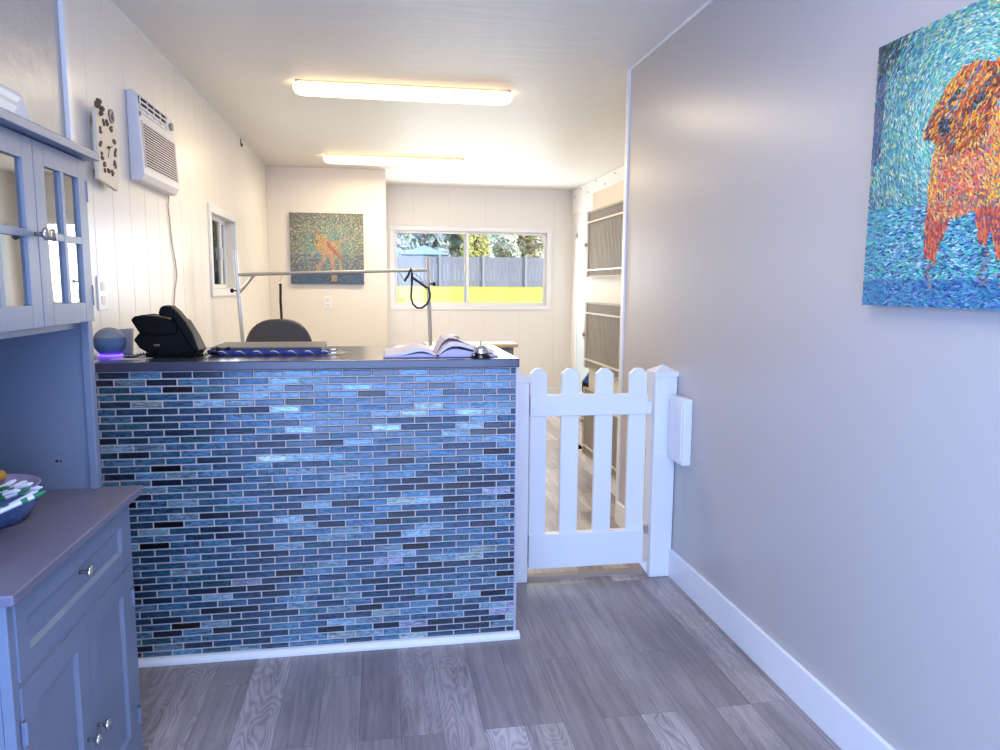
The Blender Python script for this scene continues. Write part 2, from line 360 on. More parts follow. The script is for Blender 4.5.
# ---------------------------------------------------------------- outdoors
def grass_mat():
    return mat('lawn', (150, 146, 36), .9, noise=(1.2, .22))
lz = lambda y: .55+(y-9)*.0229
tag(build('lawn', MB().add([(-20, YB+.3, lz(YB+.3)), (30, YB+.3, lz(YB+.3)), (30, 60, lz(60)), (-20, 60, lz(60)), (-20, YB+.3, -.5), (30, YB+.3, -.5), (30, 60, -.5), (-20, 60, -.5)], [(0, 1, 2, 3), (7, 6, 5, 4), (0, 4, 5, 1), (1, 5, 6, 2), (2, 6, 7, 3), (3, 7, 4, 0)]), grass_mat()), 'bright yellow-green lawn rising gently outside the rear window', 'lawn', kind='structure')
tag(build('side_ground', MB().box((-14, -8, -.5), (XL-.15, YB+.2, -.35)), mat('side_earth', (120, 120, 84), .9, noise=(5, .2))), 'earth outside the left window', 'ground', kind='structure')
tag(build('front_ground', MB().box((-14, -20, -.12), (16, YF-.12, -.05)), mat('front_concrete', (150, 152, 158), .9, noise=(5, .1))), 'pale paving outside the entrance', 'ground', kind='structure')
FB = lz(40)
fn = thing('board_fence', (6, 40, FB), 'grey-blue wooden board fence across the far side of the lawn', 'fence')
M_fence = mat('weathered_fence', (126, 126, 142), .85, noise=(1.5, .14), bump=(8, .3, (1, 1, .1)))
mb = MB(); x = -4.0
while x < 16:
    mb.box((x, 40, FB-.1), (x+.19, 40.025, FB+1.62+rnd.uniform(-.02, .02))); x += .2
build('board_panel', mb, M_fence, fn)
for zb in (.2, 1.3): build('rail', MB().box((-4, 40.03, FB+zb), (16, 40.07, FB+zb+.1)), M_fence, fn)
for x in (-3.9, -1.5, .9, 3.3, 5.7, 8.1, 10.5, 12.9, 15.3): build('post', MB().box((x, 39.88, FB-.1), (x+.12, 40, FB+1.75)), mat('fence_post', (144, 146, 158), .8), fn)
def leaves_mat():
    m = attr_mat('leaves', .7); nt = m.node_tree; L = nt.links; b = nt.nodes['Principled BSDF']; a = [n for n in nt.nodes if n.type == 'ATTRIBUTE'][0]
    t = nt.nodes.new('ShaderNodeBsdfTranslucent'); L.new(a.outputs['Color'], t.inputs['Color']); mx = nt.nodes.new('ShaderNodeMixShader'); mx.inputs[0].default_value = .5
    L.new(b.outputs[0], mx.inputs[1]); L.new(t.outputs[0], mx.inputs[2]); L.new(mx.outputs[0], nt.nodes['Material Output'].inputs['Surface']); return m
def tree(x, y, hgt, rad, c1, c2, label, trunkc=(90, 78, 66), z0=-.35, group=None, n=1400, leaf=.16):
    t = thing('tree', (x, y, z0), label, 'tree', group)
    h = hgt*.5
    mb = MB().tube([(x, y, z0), (x+.06, y, z0+h*.5), (x-.05, y+.05, z0+h), (x, y, z0+hgt*.8)], .1, 8)
    for k in range(5):
        a = k*1.26; mb.tube([(x, y, z0+h*.75), (x+math.cos(a)*rad*.35, y+math.sin(a)*rad*.3, z0+hgt*.68), (x+math.cos(a)*rad*.65, y+math.sin(a)*rad*.6, z0+hgt*.8)], .04, 6)
    build('trunk', mb, mat('bark', trunkc, .9), t)
    mb = MB()
    cl = [(rnd.uniform(-1, 1)*.6, rnd.uniform(-1, 1)*.5, rnd.uniform(-.7, .8)) for _ in range(16)]
    for k in range(n):
        c = cl[k % 16]; d = Vector((rnd.gauss(0, 1), rnd.gauss(0, 1), rnd.gauss(0, 1))).normalized()*(.28+.14*rnd.random())
        p = Vector((x+(c[0]+d.x)*rad, y+(c[1]+d.y)*rad, z0+hgt*.58+(c[2]+d.z)*hgt*.42))
        u = Vector((rnd.gauss(0, 1), rnd.gauss(0, 1), rnd.gauss(0, 1))).normalized(); v = u.orthogonal().normalized(); s_ = leaf*rnd.uniform(.6, 1.3)
        cc = lin([a_+(b_-a_)*rnd.random() for a_, b_ in zip(c1, c2)])
        mb.add([p-u*s_, p+v*s_*.45, p+u*s_, p-v*s_*.45], [(0, 1, 2, 3)], cc)
    build('crown', mb, MATS.get('leaves') or leaves_mat(), t)
    return t
TZ0 = lz(46)  # leaf colours beyond the fence are paled, bright haze put into them
tree(1.0, 45.5, 6.6, 3.3, (178, 186, 188), (222, 228, 228), 'grey-green bushy tree beyond the fence at the left of the rear window', n=6500, leaf=.3, z0=TZ0)
tree(9.1, 46, 6.4, 2.4, (212, 206, 190), (236, 230, 216), 'pale tan-leaved tree beyond the fence at the right of the rear window', n=5500, leaf=.28, z0=TZ0)
tree(5.0, 51, 8.2, 3.6, (176, 184, 188), (222, 226, 226), 'dull green tree beyond the fence behind the window mullion', n=6500, leaf=.34, z0=TZ0)
tree(5.7, 43, 4.6, 1.0, (200, 198, 120), (230, 226, 170), 'small yellow-green tree beyond the fence in the right-hand pane', n=1200, leaf=.16, z0=lz(43))
tree(7.75, 43, 3.3, 1.1, (205, 206, 190), (232, 232, 220), 'low pale bushy tree just behind the fence between the yellow-green and tan trees', n=2200, leaf=.17, z0=lz(43))
tree(14.2, 48, 7.4, 2.8, (160, 160, 146), (200, 200, 184), 'pale tree beyond the fence farthest to the right', n=2400, leaf=.3, z0=TZ0)
# shade canopy beyond the fence
cn = thing('canopy_tent', (2.6, 41.6, lz(41)), 'pale blue pitched canopy showing above the fence left of the rear window', 'canopy')
CZ = FB+1.75
build('canopy_cloth', MB().add([(1.2, 40.6, CZ), (4.0, 40.6, CZ), (4.0, 42.6, CZ), (1.2, 42.6, CZ), (2.6, 41.6, CZ+.55)], [(0, 1, 4), (1, 2, 4), (2, 3, 4), (3, 0, 4), (3, 2, 1, 0)]), mat('canopy_blue', (112, 136, 220), .7), cn)
for a, b in ((1.22, 40.62), (3.98, 40.62), (3.98, 42.58), (1.22, 42.58)): build('pole', MB().cyl((a, b, lz(41)), (a, b, CZ), .02, 8), M_white, cn)
# hedge outside the side window
for k, (yy, xx) in enumerate(((11.6, -2.5), (15.2, -3.5), (20.5, -4.6))):
    tree(xx, yy, 4.4, 1.35, (180, 215, 196), (222, 240, 226), ['leafy green shrub closest outside the left window', 'leafy green shrub second from the left window', 'leafy green shrub furthest from the left window'][k], n=900, leaf=.11, z0=lz(yy))

# ---------------------------------------------------------------- ceiling lamps
M_lamp = mat('lamp_diffuser', (255, 236, 205), .5, emit=(255, 222, 170), es=3.2)
def ceiling_lamp(y, label, xc=.165, L=1.22, watt=None):
    t = thing('ceiling_light', (xc, y, H), label, 'ceiling light', 'long lamps across the ceiling')
    build('base_tray', MB().box((xc-L/2+.012, y-.062, H-.012), (xc+L/2-.012, y+.062, H)), mat('lamp_tray', (214, 186, 150), .5), t, bevel=.003)
    # wraparound lens: rounded profile, rounded ends
    mb = MB(); n = 12; rings = []
    for i, (dx, s_) in enumerate(((-L/2, .55), (-L/2+.01, .8), (-L/2+.035, .95), (-L/2+.07, 1), (L/2-.07, 1), (L/2-.035, .95), (L/2-.01, .8), (L/2, .55))):
        for k in range(n+1):
            a = math.pi*k/n; mb.v.append(Vector((xc+dx, y+math.cos(a)*.068*s_, H-.010-math.sin(a)**.6*.058*s_)))
    for i in range(7):
        for k in range(n): mb.f.append((i*(n+1)+k, i*(n+1)+k+1, (i+1)*(n+1)+k+1, (i+1)*(n+1)+k)); mb.c.append(None)
        mb.f.append((i*(n+1)+n, i*(n+1), (i+1)*(n+1), (i+1)*(n+1)+n)); mb.c.append(None)
    mb.f += [tuple(range(n+1)), tuple(7*(n+1)+k for k in range(n, -1, -1))]; mb.c += [None, None]
    build('diffuser', mb, M_lamp, t, smooth=False)
    l = bpy.data.lights.new('lamp_tube', 'AREA'); l.shape = 'RECTANGLE'; l.size = L*.92; l.size_y = .10; l.energy = watt or LAMP_W; l.color = (1, .85, .60)
    o = bpy.data.objects.new('lamp_tube', l); col.objects.link(o); o.parent = t; o.location = (0, 0, -.078)
    return t
LAMP_W = 15
ceiling_lamp(4.27, 'long glowing ceiling light nearer the viewer, the larger of the two')
ceiling_lamp(6.55, 'long glowing ceiling light farther back, the smaller looking one')
ceiling_lamp(1.25, 'long glowing ceiling light above the viewpoint near the entrance', watt=7)

# ---------------------------------------------------------------- reception counter
YC, XC, HC = 2.5154, .4875, 1.0143
CB = 3.08
rc = thing('reception_counter', (-.27, 2.8, 0), 'reception counter faced in blue glass mosaic tile with a dark top', 'counter')
build('counter_body', MB().box((XL+.003, YC+.008, 0), (XC-.003, CB-.02, HC)), M_white, rc)
build('grout_bed', MB().box((XL+.003, YC+.0015, .0), (XC-.004, YC+.008, HC)), mat('grout', (206, 190, 184), .85, noise=(80, .06)), rc)
mb = MB(); pr, pc = .0243, .0978
pal = [((38, 68, 94), 27), ((56, 96, 124), 27), ((80, 120, 146), 17), ((22, 42, 64), 15), ((120, 150, 166), 8), ((48, 92, 106), 5), ((10, 16, 26), 3), ((150, 172, 168), 2), ((140, 142, 166), 1)]
pw = [b for a, b in pal]
top = HC-.003; r_ = 0; z = top
while z-pr > .002:
    off = 0 if r_ % 2 == 0 else .5*pc
    if z < .19: off = (.28 if r_ % 2 else .9)*pc
    x = -.809+off-pc*4
    while x < XC-.006:
        a, b = max(x+.0016, XL+.006), min(x+pc-.0016, XC-.006)
        if b-a > .008:
            c = rnd.choices(pal, pw)[0][0]; j = rnd.uniform(.85, 1.15); c = lin([min(255, v*j) for v in c])
            tx, tz = rnd.uniform(-.0006, .0006), rnd.uniform(-.0004, .0004); e = .0025
            zt, zb = z-.0016, z-pr+.0016
            y = YC
            vs = [(a, y+.002, zb), (b, y+.002, zb), (b, y+.002, zt), (a, y+.002, zt),
                  (a+e, y-.002+tx+tz, zb+e), (b-e, y-.002-tx+tz, zb+e), (b-e, y-.002-tx-tz, zt-e), (a+e, y-.002+tx-tz, zt-e)]
            mb.add(vs, [(4, 5, 6, 7), (0, 1, 5, 4), (1, 2, 6, 5), (2, 3, 7, 6), (3, 0, 4, 7)], c)
        x += pc
    z -= pr; r_ += 1
M_tile = attr_mat('glass_mosaic', .24, .2, .8, streak=((24, 1, 170), .34, 1.8), coat=.5)
build('tile_facing', mb, M_tile, rc)
build('edge_strip', MB().box((XC-.005, YC-.003, 0), (XC+.002, YC+.012, HC)), mat('edge_metal', (190, 184, 200), .35, .3), rc)
build('end_panel', MB().box((XC-.003, YC+.012, 0), (XC, CB-.02, HC)), M_white, rc)
M_top = mat('dark_laminate', (70, 70, 88), .2, spec=.6, noise=(140, .12))
build('countertop', MB().box((XL+.003, YC-.022, HC), (XC+.003, CB, HC+.031)), M_top, rc, bevel=.004, seg=3)
build('kick_board', MB().prism([(YC-.030, 0), (YC-.030, .012), (YC-.018, .022), (YC-.003, .024), (YC-.003, 0)], 0, XL+.003, XC+.014), M_trim, rc, bevel=.002)
TZ = HC+.031

# ---------------------------------------------------------------- picket gate
GY = 2.99
def post(x0, x1, y0, y1, h, label, cap=.03):
    t = thing('gate_post', ((x0+x1)/2, (y0+y1)/2, 0), label, 'gate post', 'gate posts')
    build('shaft', MB().box((x0, y0, 0), (x1, y1, h-.034)), M_vinyl, t, bevel=.004)
    e = .004; cx, cy = (x0+x1)/2, (y0+y1)/2
    mb = MB().box((x0-e, y0-e, h-.034), (x1+e, y1+e, h-.014))
    mb.add([(x0-e, y0-e, h-.014), (x1+e, y0-e, h-.014), (x1+e, y1+e, h-.014), (x0-e, y1+e, h-.014), (cx, cy, h+cap-.014)], [(0, 1, 4), (1, 2, 4), (2, 3, 4), (3, 0, 4), (3, 2, 1, 0)])
    build('cap', mb, M_vinyl, t, bevel=.0015)
    return t
pl_ = post(.527, .632, 2.985, 3.085, .925, 'white vinyl post between the tiled counter and the picket gate')
pr_ = post(1.188, 1.2885, 2.96, 3.06, .945, 'white vinyl post between the picket gate and the grey wall')
g = thing('picket_gate', (.91, 3.01, .06), 'low white picket gate with four dog-eared pickets', 'gate')
def picket(x0, x1, zt):
    c = (x1-x0)*.33
    return MB().prism([(x0, .07), (x1, .07), (x1, zt-c*.9), (x1-c, zt), (x0+c, zt), (x0, zt-c*.9)], 1, 2.998, 3.022)
for k, (a, b) in enumerate(((.637, .712), (.776, .856), (.929, 1.010), (1.083, 1.165))): build('picket', picket(a, b, .95-.001*k), M_vinyl, g, bevel=.0035)
build('top_rail', MB().box((.637, 2.988, .742), (1.166, 3.03, .834)), M_vinyl, g, bevel=.004)
build('bottom_rail', MB().box((.637, 2.988, .058), (1.166, 3.03, .214)), M_vinyl, g, bevel=.004)
mb = MB()
for z0 in (.775, .1): mb.box((1.160, 2.990, z0-.035), (1.1855, 3.0, z0+.035)); mb.cyl((1.176, 2.987, z0-.03), (1.176, 2.987, z0+.03), .005, 8)
build('hinge', MB().box((1.166, 2.992, .745), (1.1855, 2.998, .80)).cyl((1.176, 2.99, .745), (1.176, 2.99, .80), .004, 8), M_trim, g)
build('hinge', MB().box((1.166, 2.992, .195), (1.1855, 2.998, .235)).cyl((1.176, 2.99, .195), (1.176, 2.99, .235), .004, 8), M_nickel, g)
build('lower_bracket', MB().prism([(1.15, .058), (1.1855, .058), (1.1855, .01)], 1, 2.992, 3.0), M_trim, g)
# small box on the wall
wb = thing('wall_box', (XR-.02, 2.88, .55), 'small white rectangular box mounted on the grey wall beside the gate post', 'wall box')
build('cover', MB().box((XR-.04, 2.80, .55), (XR, 2.95, .835)), M_vinyl, wb, bevel=.006)
build('flap', MB().box((XR-.046, 2.81, .565), (XR-.04, 2.94, .82)), M_vinyl, wb, bevel=.002)

# ---------------------------------------------------------------- hutch
HX0 = XL+.018
hu = thing('hutch', (-.83, 1.66, 0), 'blue-grey painted hutch with glass doors above and a drawer and cupboard below', 'hutch')
F = -.652; hy0, hy1 = 1.335, 1.978; ht = .745
mb = MB().box((HX0, hy0, .0), (F-.022, hy0+.018, ht)).box((HX0, hy1-.018, 0), (F-.022, hy1, ht)).box((HX0, hy0+.018, 0), (HX0+.01, hy1-.018, ht)).box((HX0+.01, hy0+.018, .08), (F-.022, hy1-.018, .1))
build('base_carcass', mb, M_hutch, hu)
mb = MB()   # face frame
mb.box((F-.022, hy0, 0), (F-.002, hy0+.025, ht)).box((F-.022, hy1-.03, 0), (F-.002, hy1, ht)).box((F-.022, hy0+.025, .715), (F-.002, hy1-.03, ht)).box((F-.022, hy0+.025, .545), (F-.002, hy1-.03, .575)).box((F-.022, hy0+.025, 0), (F-.002, hy1-.03, .07))
build('face_frame', mb, M_hutch, hu, bevel=.002)
build('worktop', MB().box((HX0, 1.305, ht), (-.626, 2.008, ht+.021)), M_hutchtop, hu, bevel=.003)
def panel_door(y0, y1, z0, z1, x0, rail, name, depth=.008):
    mb = MB()
    mb.box((x0, y0, z0), (x0+.018, y0+rail, z1)).box((x0, y1-rail, z0), (x0+.018, y1, z1)).box((x0, y0+rail, z0), (x0+.018, y1-rail, z0+rail)).box((x0, y0+rail, z1-rail), (x0+.018, y1-rail, z1))
    # bevelled inner edge
    a, b, c, d = y0+rail, y1-rail, z0+rail, z1-rail; e = .008; X1, X2 = x0+.018, x0+.018-depth
    mb.add([(X1, a, c), (X1, b, c), (X1, b, d), (X1, a, d), (X2, a+e, c+e), (X2, b-e, c+e), (X2, b-e, d-e), (X2, a+e, d-e)], [(0, 1, 5, 4), (1, 2, 6, 5), (2, 3, 7, 6), (3, 0, 4, 7), (4, 5, 6, 7)])
    return build(name, mb, M_hutch, hu)
def knob(p, parent, s=1):
    mb = MB().lathe([(.004*s, 0), (.005*s, .010*s), (.0045*s, .015*s), (.013*s, .020*s), (.0145*s, .024*s), (.012*s, .028*s), (0, .030*s)], (0, 0, 0), 2, 20)
    mb.v = [Vector((p[0]+v.z, p[1]+v.x, p[2]+v.y)) for v in mb.v]
    return build('knob', mb, M_nickel, parent, smooth=True)
fx = F-.018+.002
dr = panel_door(1.358, 1.938, .578, .728, fx-.016+.016, .042, 'drawer'); knob((fx+.010, 1.655, .668), dr)
spl = 1.657
dl = panel_door(1.358, spl-.0015, .072, .566, fx, .055, 'door'); knob((fx+.018, spl-.036, .292), dl)
dd = panel_door(spl+.0015, 1.938, .072, .566, fx, .055, 'door'); knob((fx+.018, spl+.020, .292), dd)
def hinge(y, z, x, parent, h=.045):
    return build('hinge', MB().cyl((x, y, z), (x, y, z+h), .0045, 8).box((x-.006, y-.004, z), (x-.001, y+.012, z+h)), mat('painted_hinge', (118, 124, 146), .45, .2), parent)
for z_ in (.46, .13): hinge(1.941, z_, F+.006, dd); hinge(1.355, z_, F+.006, dl)
# upper cabinet
U = -.727; uy0, uy1 = 1.36, 2.008; ub, ut = 1.205, 1.602; zt = ht+.021
mb = MB().box((HX0, uy0, zt), (U-.02, uy0+.018, ut)).box((HX0, uy1-.018, zt), (U-.02, uy1, ut)).box((HX0, uy0+.018, zt), (HX0+.01, uy1-.018, ut))
mb.box((HX0+.01, uy0+.018, ub-.018), (U-.02, uy1-.018, ub)).box((HX0+.01, uy0+.018, ut-.018), (U-.02, uy1-.018, ut)).box((HX0+.01, uy0+.018, 1.39), (U-.06, uy1-.018, 1.402))
build('upper_carcass', mb, M_hutch, hu, bevel=.001)
build('upper_stile', MB().box((U-.02, uy0, zt), (U, uy0+.02, ut)), M_hutch, hu, bevel=.002); build('upper_stile', MB().box((U-.02, uy1-.028, zt), (U, uy1-.0, ut)), M_hutch, hu, bevel=.002)
lhp = P(57, 461, 1, uy1-.018); build('latch_hole_shade', MB().cyl(lhp, lhp-Vector((0, .001, 0)), .004, 10).cyl(lhp+Vector((.009, 0, -.001)), lhp+Vector((.009, -.001, -.001)), .003, 8), M_shade, hu)  # flush dark discs, the shade inside the holes is their colour
build('crown', MB().prism([(HX0, ut), (U+.045, ut), (U+.045, ut+.018), (U+.040, ut+.022), (HX0, ut+.022)], 1, uy0-.03, uy1-.012), M_hutch, hu, bevel=.002)
spu = 1.694
for (a, b, kn, hg) in ((uy0+.004, spu-.0015, spu-.016, uy0+.006), (spu+.0015, uy1-.035, spu+.016, uy1-.035)):
    r = .048; x0 = U; x1 = U+.018; z0, z1 = ub+.0, ut-.003
    mb = MB().box((x0, a, z0), (x1, a+r, z1)).box((x0, b-r, z0), (x1, b, z1)).box((x0, a+r, z0), (x1, b-r, z0+r)).box((x0, a+r, z1-r), (x1, b-r, z1))
    D_ = build('glass_door', mb, M_hutch, hu, bevel=.0012)
    mb = MB(); cy = (a+b)/2; cz = (z0+z1)/2
    mb.box((x0, cy-.008, z0+r), (x1, cy+.008, z1-r)).box((x0+.001, a+r, cz-.008), (x1-.0005, b-r, cz+.008)); build('muntin', mb, M_hutch, D_)
    build('pane', MB().box((x1-.0095, a+r-.003, z0+r-.003), (x1-.0075, b-r+.003, z1-r+.003)), M_cabglass, D_)
    knob((x1, kn, cz), D_, .95)
    for z_ in (1.50, 1.245): hinge(hg, z_, x1-.002, D_, .05)

# bowl of pens on the hutch
M_bowl = mat('blue_glaze', (74, 100, 146), .25, noise=(45, .85))
BC = Vector((-.882, 1.735, zt)); br = .116
bo = thing('bowl', BC, 'blue glazed bowl with lavender inside, full of pens on the hutch worktop', 'bowl')
build('outer_glaze', MB().lathe([(.072, .0), (.088, .004), (.102, .03), (.112, .06), (br, .080)], BC, 2, 40, caps=(1, 0)), M_bowl, bo, smooth=True)
build('inner_glaze', MB().lathe([(br, .080), (br-.004, .082), (.107, .06), (.094, .03), (.06, .012), (0, .010)], BC, 2, 40, caps=(0, 0)), mat('lavender_glaze', (176, 168, 206), .3), bo, smooth=True)
M_barrel = mat('pen_white', (225, 225, 240), .4); M_green = mat('green_tape', (30, 120, 78), .5)
tips = [(9, 487), (16, 480), (20, 490), (27, 481), (30, 488), (33, 483), (38, 491), (42, 487), (46, 491)]
for k, (tx_, ty_) in enumerate(tips):
    tip = P(tx_, ty_, 2, zt+.098+.006*(k % 3)); base = P(tx_-60, ty_+[20, 31, 16, 27, 23][k % 5], 2, zt+.060+.008*(k % 3)); d = tip-base; base = tip-d.normalized()*.145; d = tip-base
    pn = thing('pen', base, 'white pen with green tape lying in the blue bowl on the hutch', 'pen', 'white pens in the blue bowl')
    b = base+d*.84; c = base+d*.94; R_ = .0046
    build('barrel', MB().cyl(base, b, R_, 10), M_barrel, pn)
    build('tape_wrap', MB().cyl(base+d*(.52+.08*(k % 3)), base+d*(.60+.08*(k % 3)), R_+.0007, 10), M_green, pn)
    build('cap', MB().cyl(b, c, R_+.0006, 10).cyl(c, tip, R_+.0004, 10, .002), M_barrel if k % 4 else M_green, pn)
OC = P(-2, 482, 2, zt+.065)
tag(build('orange_treat', MB().lathe([(0, 0), (.014, .003), (.019, .014), (.014, .025), (0, .028)], OC, 2, 16), mat('orange_treat', (222, 160, 70), .5, noise=(40, .2)), smooth=True), 'orange round treat lying in the bowl of pens', 'treat')

# octagonal moulded frame on the wall above the hutch
oc = thing('octagonal_frame', (XL+.02, 2.17, 1.35), 'white octagonal moulded frame on the wall partly behind the hutch crown', 'frame')
def octa(cy, cz, hw, hh, ch): return [(cy-hw+ch, cz-hh), (cy+hw-ch, cz-hh), (cy+hw, cz-hh+ch), (cy+hw, cz+hh-ch), (cy+hw-ch, cz+hh), (cy-hw+ch, cz+hh), (cy-hw, cz+hh-ch), (cy-hw, cz-hh+ch)]
mb = MB(); cfg = [(.31, .25, .10, 0.0), (.31, .25, .10, .008), (.295, .235, .095, .014), (.28, .22, .09, .008), (.265, .205, .085, .013), (.245, .185, .08, .005)]
for hw, hh, ch, dx in cfg: mb.v += [Vector((XL+dx+.001, a, b)) for a, b in octa(2.175, 1.597, hw, hh, ch)]
for i in range(len(cfg)-1):
    for k in range(8): mb.f.append((i*8+k, i*8+(k+1) % 8, (i+1)*8+(k+1) % 8, (i+1)*8+k)); mb.c.append(None)
mb.f.append(tuple(range(8))); mb.c.append(None)
build('moulding', mb, M_trim, oc)
build('inner_panel', MB().prism(octa(2.175, 1.597, .248, .188, .081), 0, XL+.001, XL+.006), mat('pale_mirror', (200, 205, 215), .15, .3), oc)

# ---------------------------------------------------------------- air conditioner on the left wall
ac = thing('air_conditioner', (XL+.03, 3.62, 1.735), 'white wall air conditioner with slatted grille on the left wall', 'air conditioner')
ay0, ay1, az0, az1 = 3.345, 3.90, 1.735, 2.105; fx0 = XL+.045
mb = MB().prism([(XL+.001, az0), (fx0-.004, az0), (fx0+.012, az0+.03), (fx0+.012, az0+.07), (fx0+.004, az1-.13), (fx0-.006, az1-.02), (fx0-.014, az1), (XL+.001, az1)], 1, ay0, ay1)
build('housing', mb, M_pvc, ac, bevel=.006)
def fr(z_):
    t = z_-az0
    return fx0+.0135 if t < .07 else fx0+.0135-(t-.07)*.047 if t < .24 else fx0+.0055-(t-.24)*.091
gy0, gy1 = ay0+.028, ay1-.025
build('grille_shade', MB().add([(fr(az0+.06)-.001, gy0, az0+.06), (fr(az0+.06)-.001, gy1, az0+.06), (fr(az0+.25)-.001, gy1, az0+.25), (fr(az0+.25)-.001, gy0, az0+.25), (XL+.03, gy0, az0+.06), (XL+.03, gy1, az0+.06), (XL+.03, gy1, az0+.25), (XL+.03, gy0, az0+.25)], [(0, 1, 2, 3), (7, 6, 5, 4), (0, 4, 5, 1), (1, 5, 6, 2), (2, 6, 7, 3), (3, 7, 4, 0)]), M_shade, ac)  # dark face on the solid housing, shade behind the slats put into its colour
mb = MB(); n = 17
for k in range(n):
    z_ = az0+.062+k*.186/(n-1)*.985; mb.box((fr(z_)-.001, gy0-.002, z_-.0021), (fr(z_)+.0015, gy1+.002, z_+.0021))
for y_ in (gy0-.002, gy1-.002): mb.add([(fr(az0+.06), y_, az0+.058), (fr(az0+.06)+.002, y_, az0+.058), (fr(az0+.25)+.002, y_, az0+.252), (fr(az0+.25), y_, az0+.252), (fr(az0+.06), y_+.004, az0+.058), (fr(az0+.06)+.004, y_+.004, az0+.058), (fr(az0+.25)+.004, y_+.004, az0+.252), (fr(az0+.25), y_+.004, az0+.252)], [(0, 1, 2, 3), (7, 6, 5, 4), (0, 4, 5, 1), (1, 5, 6, 2), (2, 6, 7, 3), (3, 7, 4, 0)])
build('intake_grille', mb, M_pvc, ac)
oz0, oz1 = az0+.288, az0+.352; oy1 = ay0+.42
build('outlet_shade', MB().box((XL+.03, ay0+.03, oz0), (fr(oz1)+.0015, oy1, oz1)), M_shade, ac)  # dark block without depth, the outlet's shade is painted by its colour
mb = MB()
for z_ in (oz0, oz0+.021, oz0+.043, oz1): mb.box((fr(oz0)-.002, ay0+.028, z_-.003), (fr(oz0)+.004, oy1+.002, z_+.003))
for k in range(5):
    y_ = ay0+.03+k*(oy1-ay0-.03)/4; mb.box((fr(oz0)-.002, y_-.003, oz0), (fr(oz0)+.003, y_+.003, oz1))
build('outlet_louvre', mb, M_pvc, ac)
p = (fr(az0+.32), ay1-.06, az0+.32); build('control_dial', MB().cyl(p, (p[0]+.012, p[1], p[2]), .018, 18), mat('dial_gray', (150, 150, 152), .4), ac)
build('logo_badge', MB().box((fr(az0+.27)-.001, ay0+.008, az0+.268), (fr(az0+.27)+.004, ay0+.026, az0+.284)), mat('badge_gray', (150, 146, 150), .4), ac, bevel=.004)
# its cord
cp = [(177, 190), (177, 205), (178, 225), (180, 245), (183, 262), (182, 280), (180, 295), (180, 318), (181, 338)]
cp = [(169, 193), (168, 206), (170, 225), (172, 243), (175.5, 262), (177, 276), (175, 290), (174, 305), (174, 330)]
pts = [P(a, b, 0, XL+.006) for a, b in cp]
tag(build('power_cord', MB().tube(pts, .0035, 8), mat('cord_beige', (196, 186, 172), .5), smooth=True), 'thin beige power cord hanging from the air conditioner down the left wall', 'cord')

# wall clock
ck = thing('wall_clock', (XL+.03, 3.04, 1.68), 'cream rectangular wall clock ringed with brown numerals beside the air conditioner', 'clock')
M_board = mat('clock_board', (226, 214, 196), .5, noise=(30, .12)); M_brown = mat('clock_brown', (104, 78, 58), .6, noise=(60, .35))
cx_ = XL+.035; cy, cz = 2.995, 1.795
tl = lambda a, b: (cy+a*math.cos(.05)-b*math.sin(.05)*-1, cz+b*math.cos(.05)-a*math.sin(.05))
mb = MB().prism([tl(-.10, -.125), tl(.095, -.135), tl(.11, -.10), tl(.10, .10), tl(.06, .135), tl(-.105, .13)], 0, cx_-.014, cx_)
mb.box((XL, cy-.06, cz-.08), (cx_-.014, cy+.06, cz+.08)); build('clock_board', mb, M_board, ck, bevel=.003)
for k in range(12):
    a = k*math.pi/6; q = tl(.076*math.sin(a), .01+.092*math.cos(a))
    mb = MB()
    for j in range(4):
        s_ = rnd.uniform(.005, .010); dy, dz = rnd.uniform(-.010, .010), rnd.uniform(-.012, .012)
        mb.lathe([(s_, 0), (s_*.8, .004), (0, .006)], (cx_, q[0]+dy, q[1]+dz), 0, 10)
    build('numeral_ornament', mb, M_brown, ck)
mb = MB()
for dy, dz, s_ in ((-.085, .145, .014), (-.07, .16, .012), (-.045, .14, .012), (-.06, .12, .010)): mb.lathe([(s_, 0), (s_*.8, .012), (0, .018)], (cx_-.004, cy+dy, cz+dz), 0, 12)
build('corner_ornament', mb, M_brown, ck)
build('round_medallion', MB().lathe([(.027, 0), (.027, .006), (.018, .008), (.016, .004), (.009, .004), (.008, .012), (0, .013)], (cx_-.002, cy+.055, cz+.135), 0, 20), mat('medallion', (128, 116, 112), .4), ck)
mb = MB().tube([(cx_+.006, cy, cz+.01), (cx_+.006, cy+.035, cz+.02)], .002, 6).tube([(cx_+.007, cy, cz+.01), (cx_+.007, cy-.02, cz-.03)], .0015, 6).cyl((cx_, cy, cz+.01), (cx_+.009, cy, cz+.01), .005, 10)
build('clock_hand', mb, M_brown, ck)
# switch plates and outlets
def plate(ax, p, w_, h_, out, label, dk=True):
    q = Vector(p)
    t = thing('outlet_plate', q, label, 'outlet')
    def bb(a, b, c, d, n0, n1):
        if ax == 0: return ((q.x+out*n0, q.y+a, q.z+c), (q.x+out*n1, q.y+b, q.z+d))
        return ((q.x+a, q.y+out*n0, q.z+c), (q.x+b, q.y+out*n1, q.z+d))
    build('cover', MB().box(*bb(-w_/2, w_/2, 0, h_, 0, .006)), M_vinyl, t, bevel=.002)
    build('socket', MB().box(*bb(-w_*.22, w_*.22, h_*.58, h_*.84, .006, .0075)).box(*bb(-w_*.22, w_*.22, h_*.16, h_*.42, .006, .0075)), mat('socket', (228, 224, 218), .4), t, bevel=.002)
    return t
plate(0, (XL, 2.945, 1.20), .09, .125, 1, 'white switch plate on the left wall above the speaker')
q = P(328, 309, 1, YQ); plate(1, (q.x, YQ, q.z), .075, .12, -1, 'white outlet under the small dog painting')
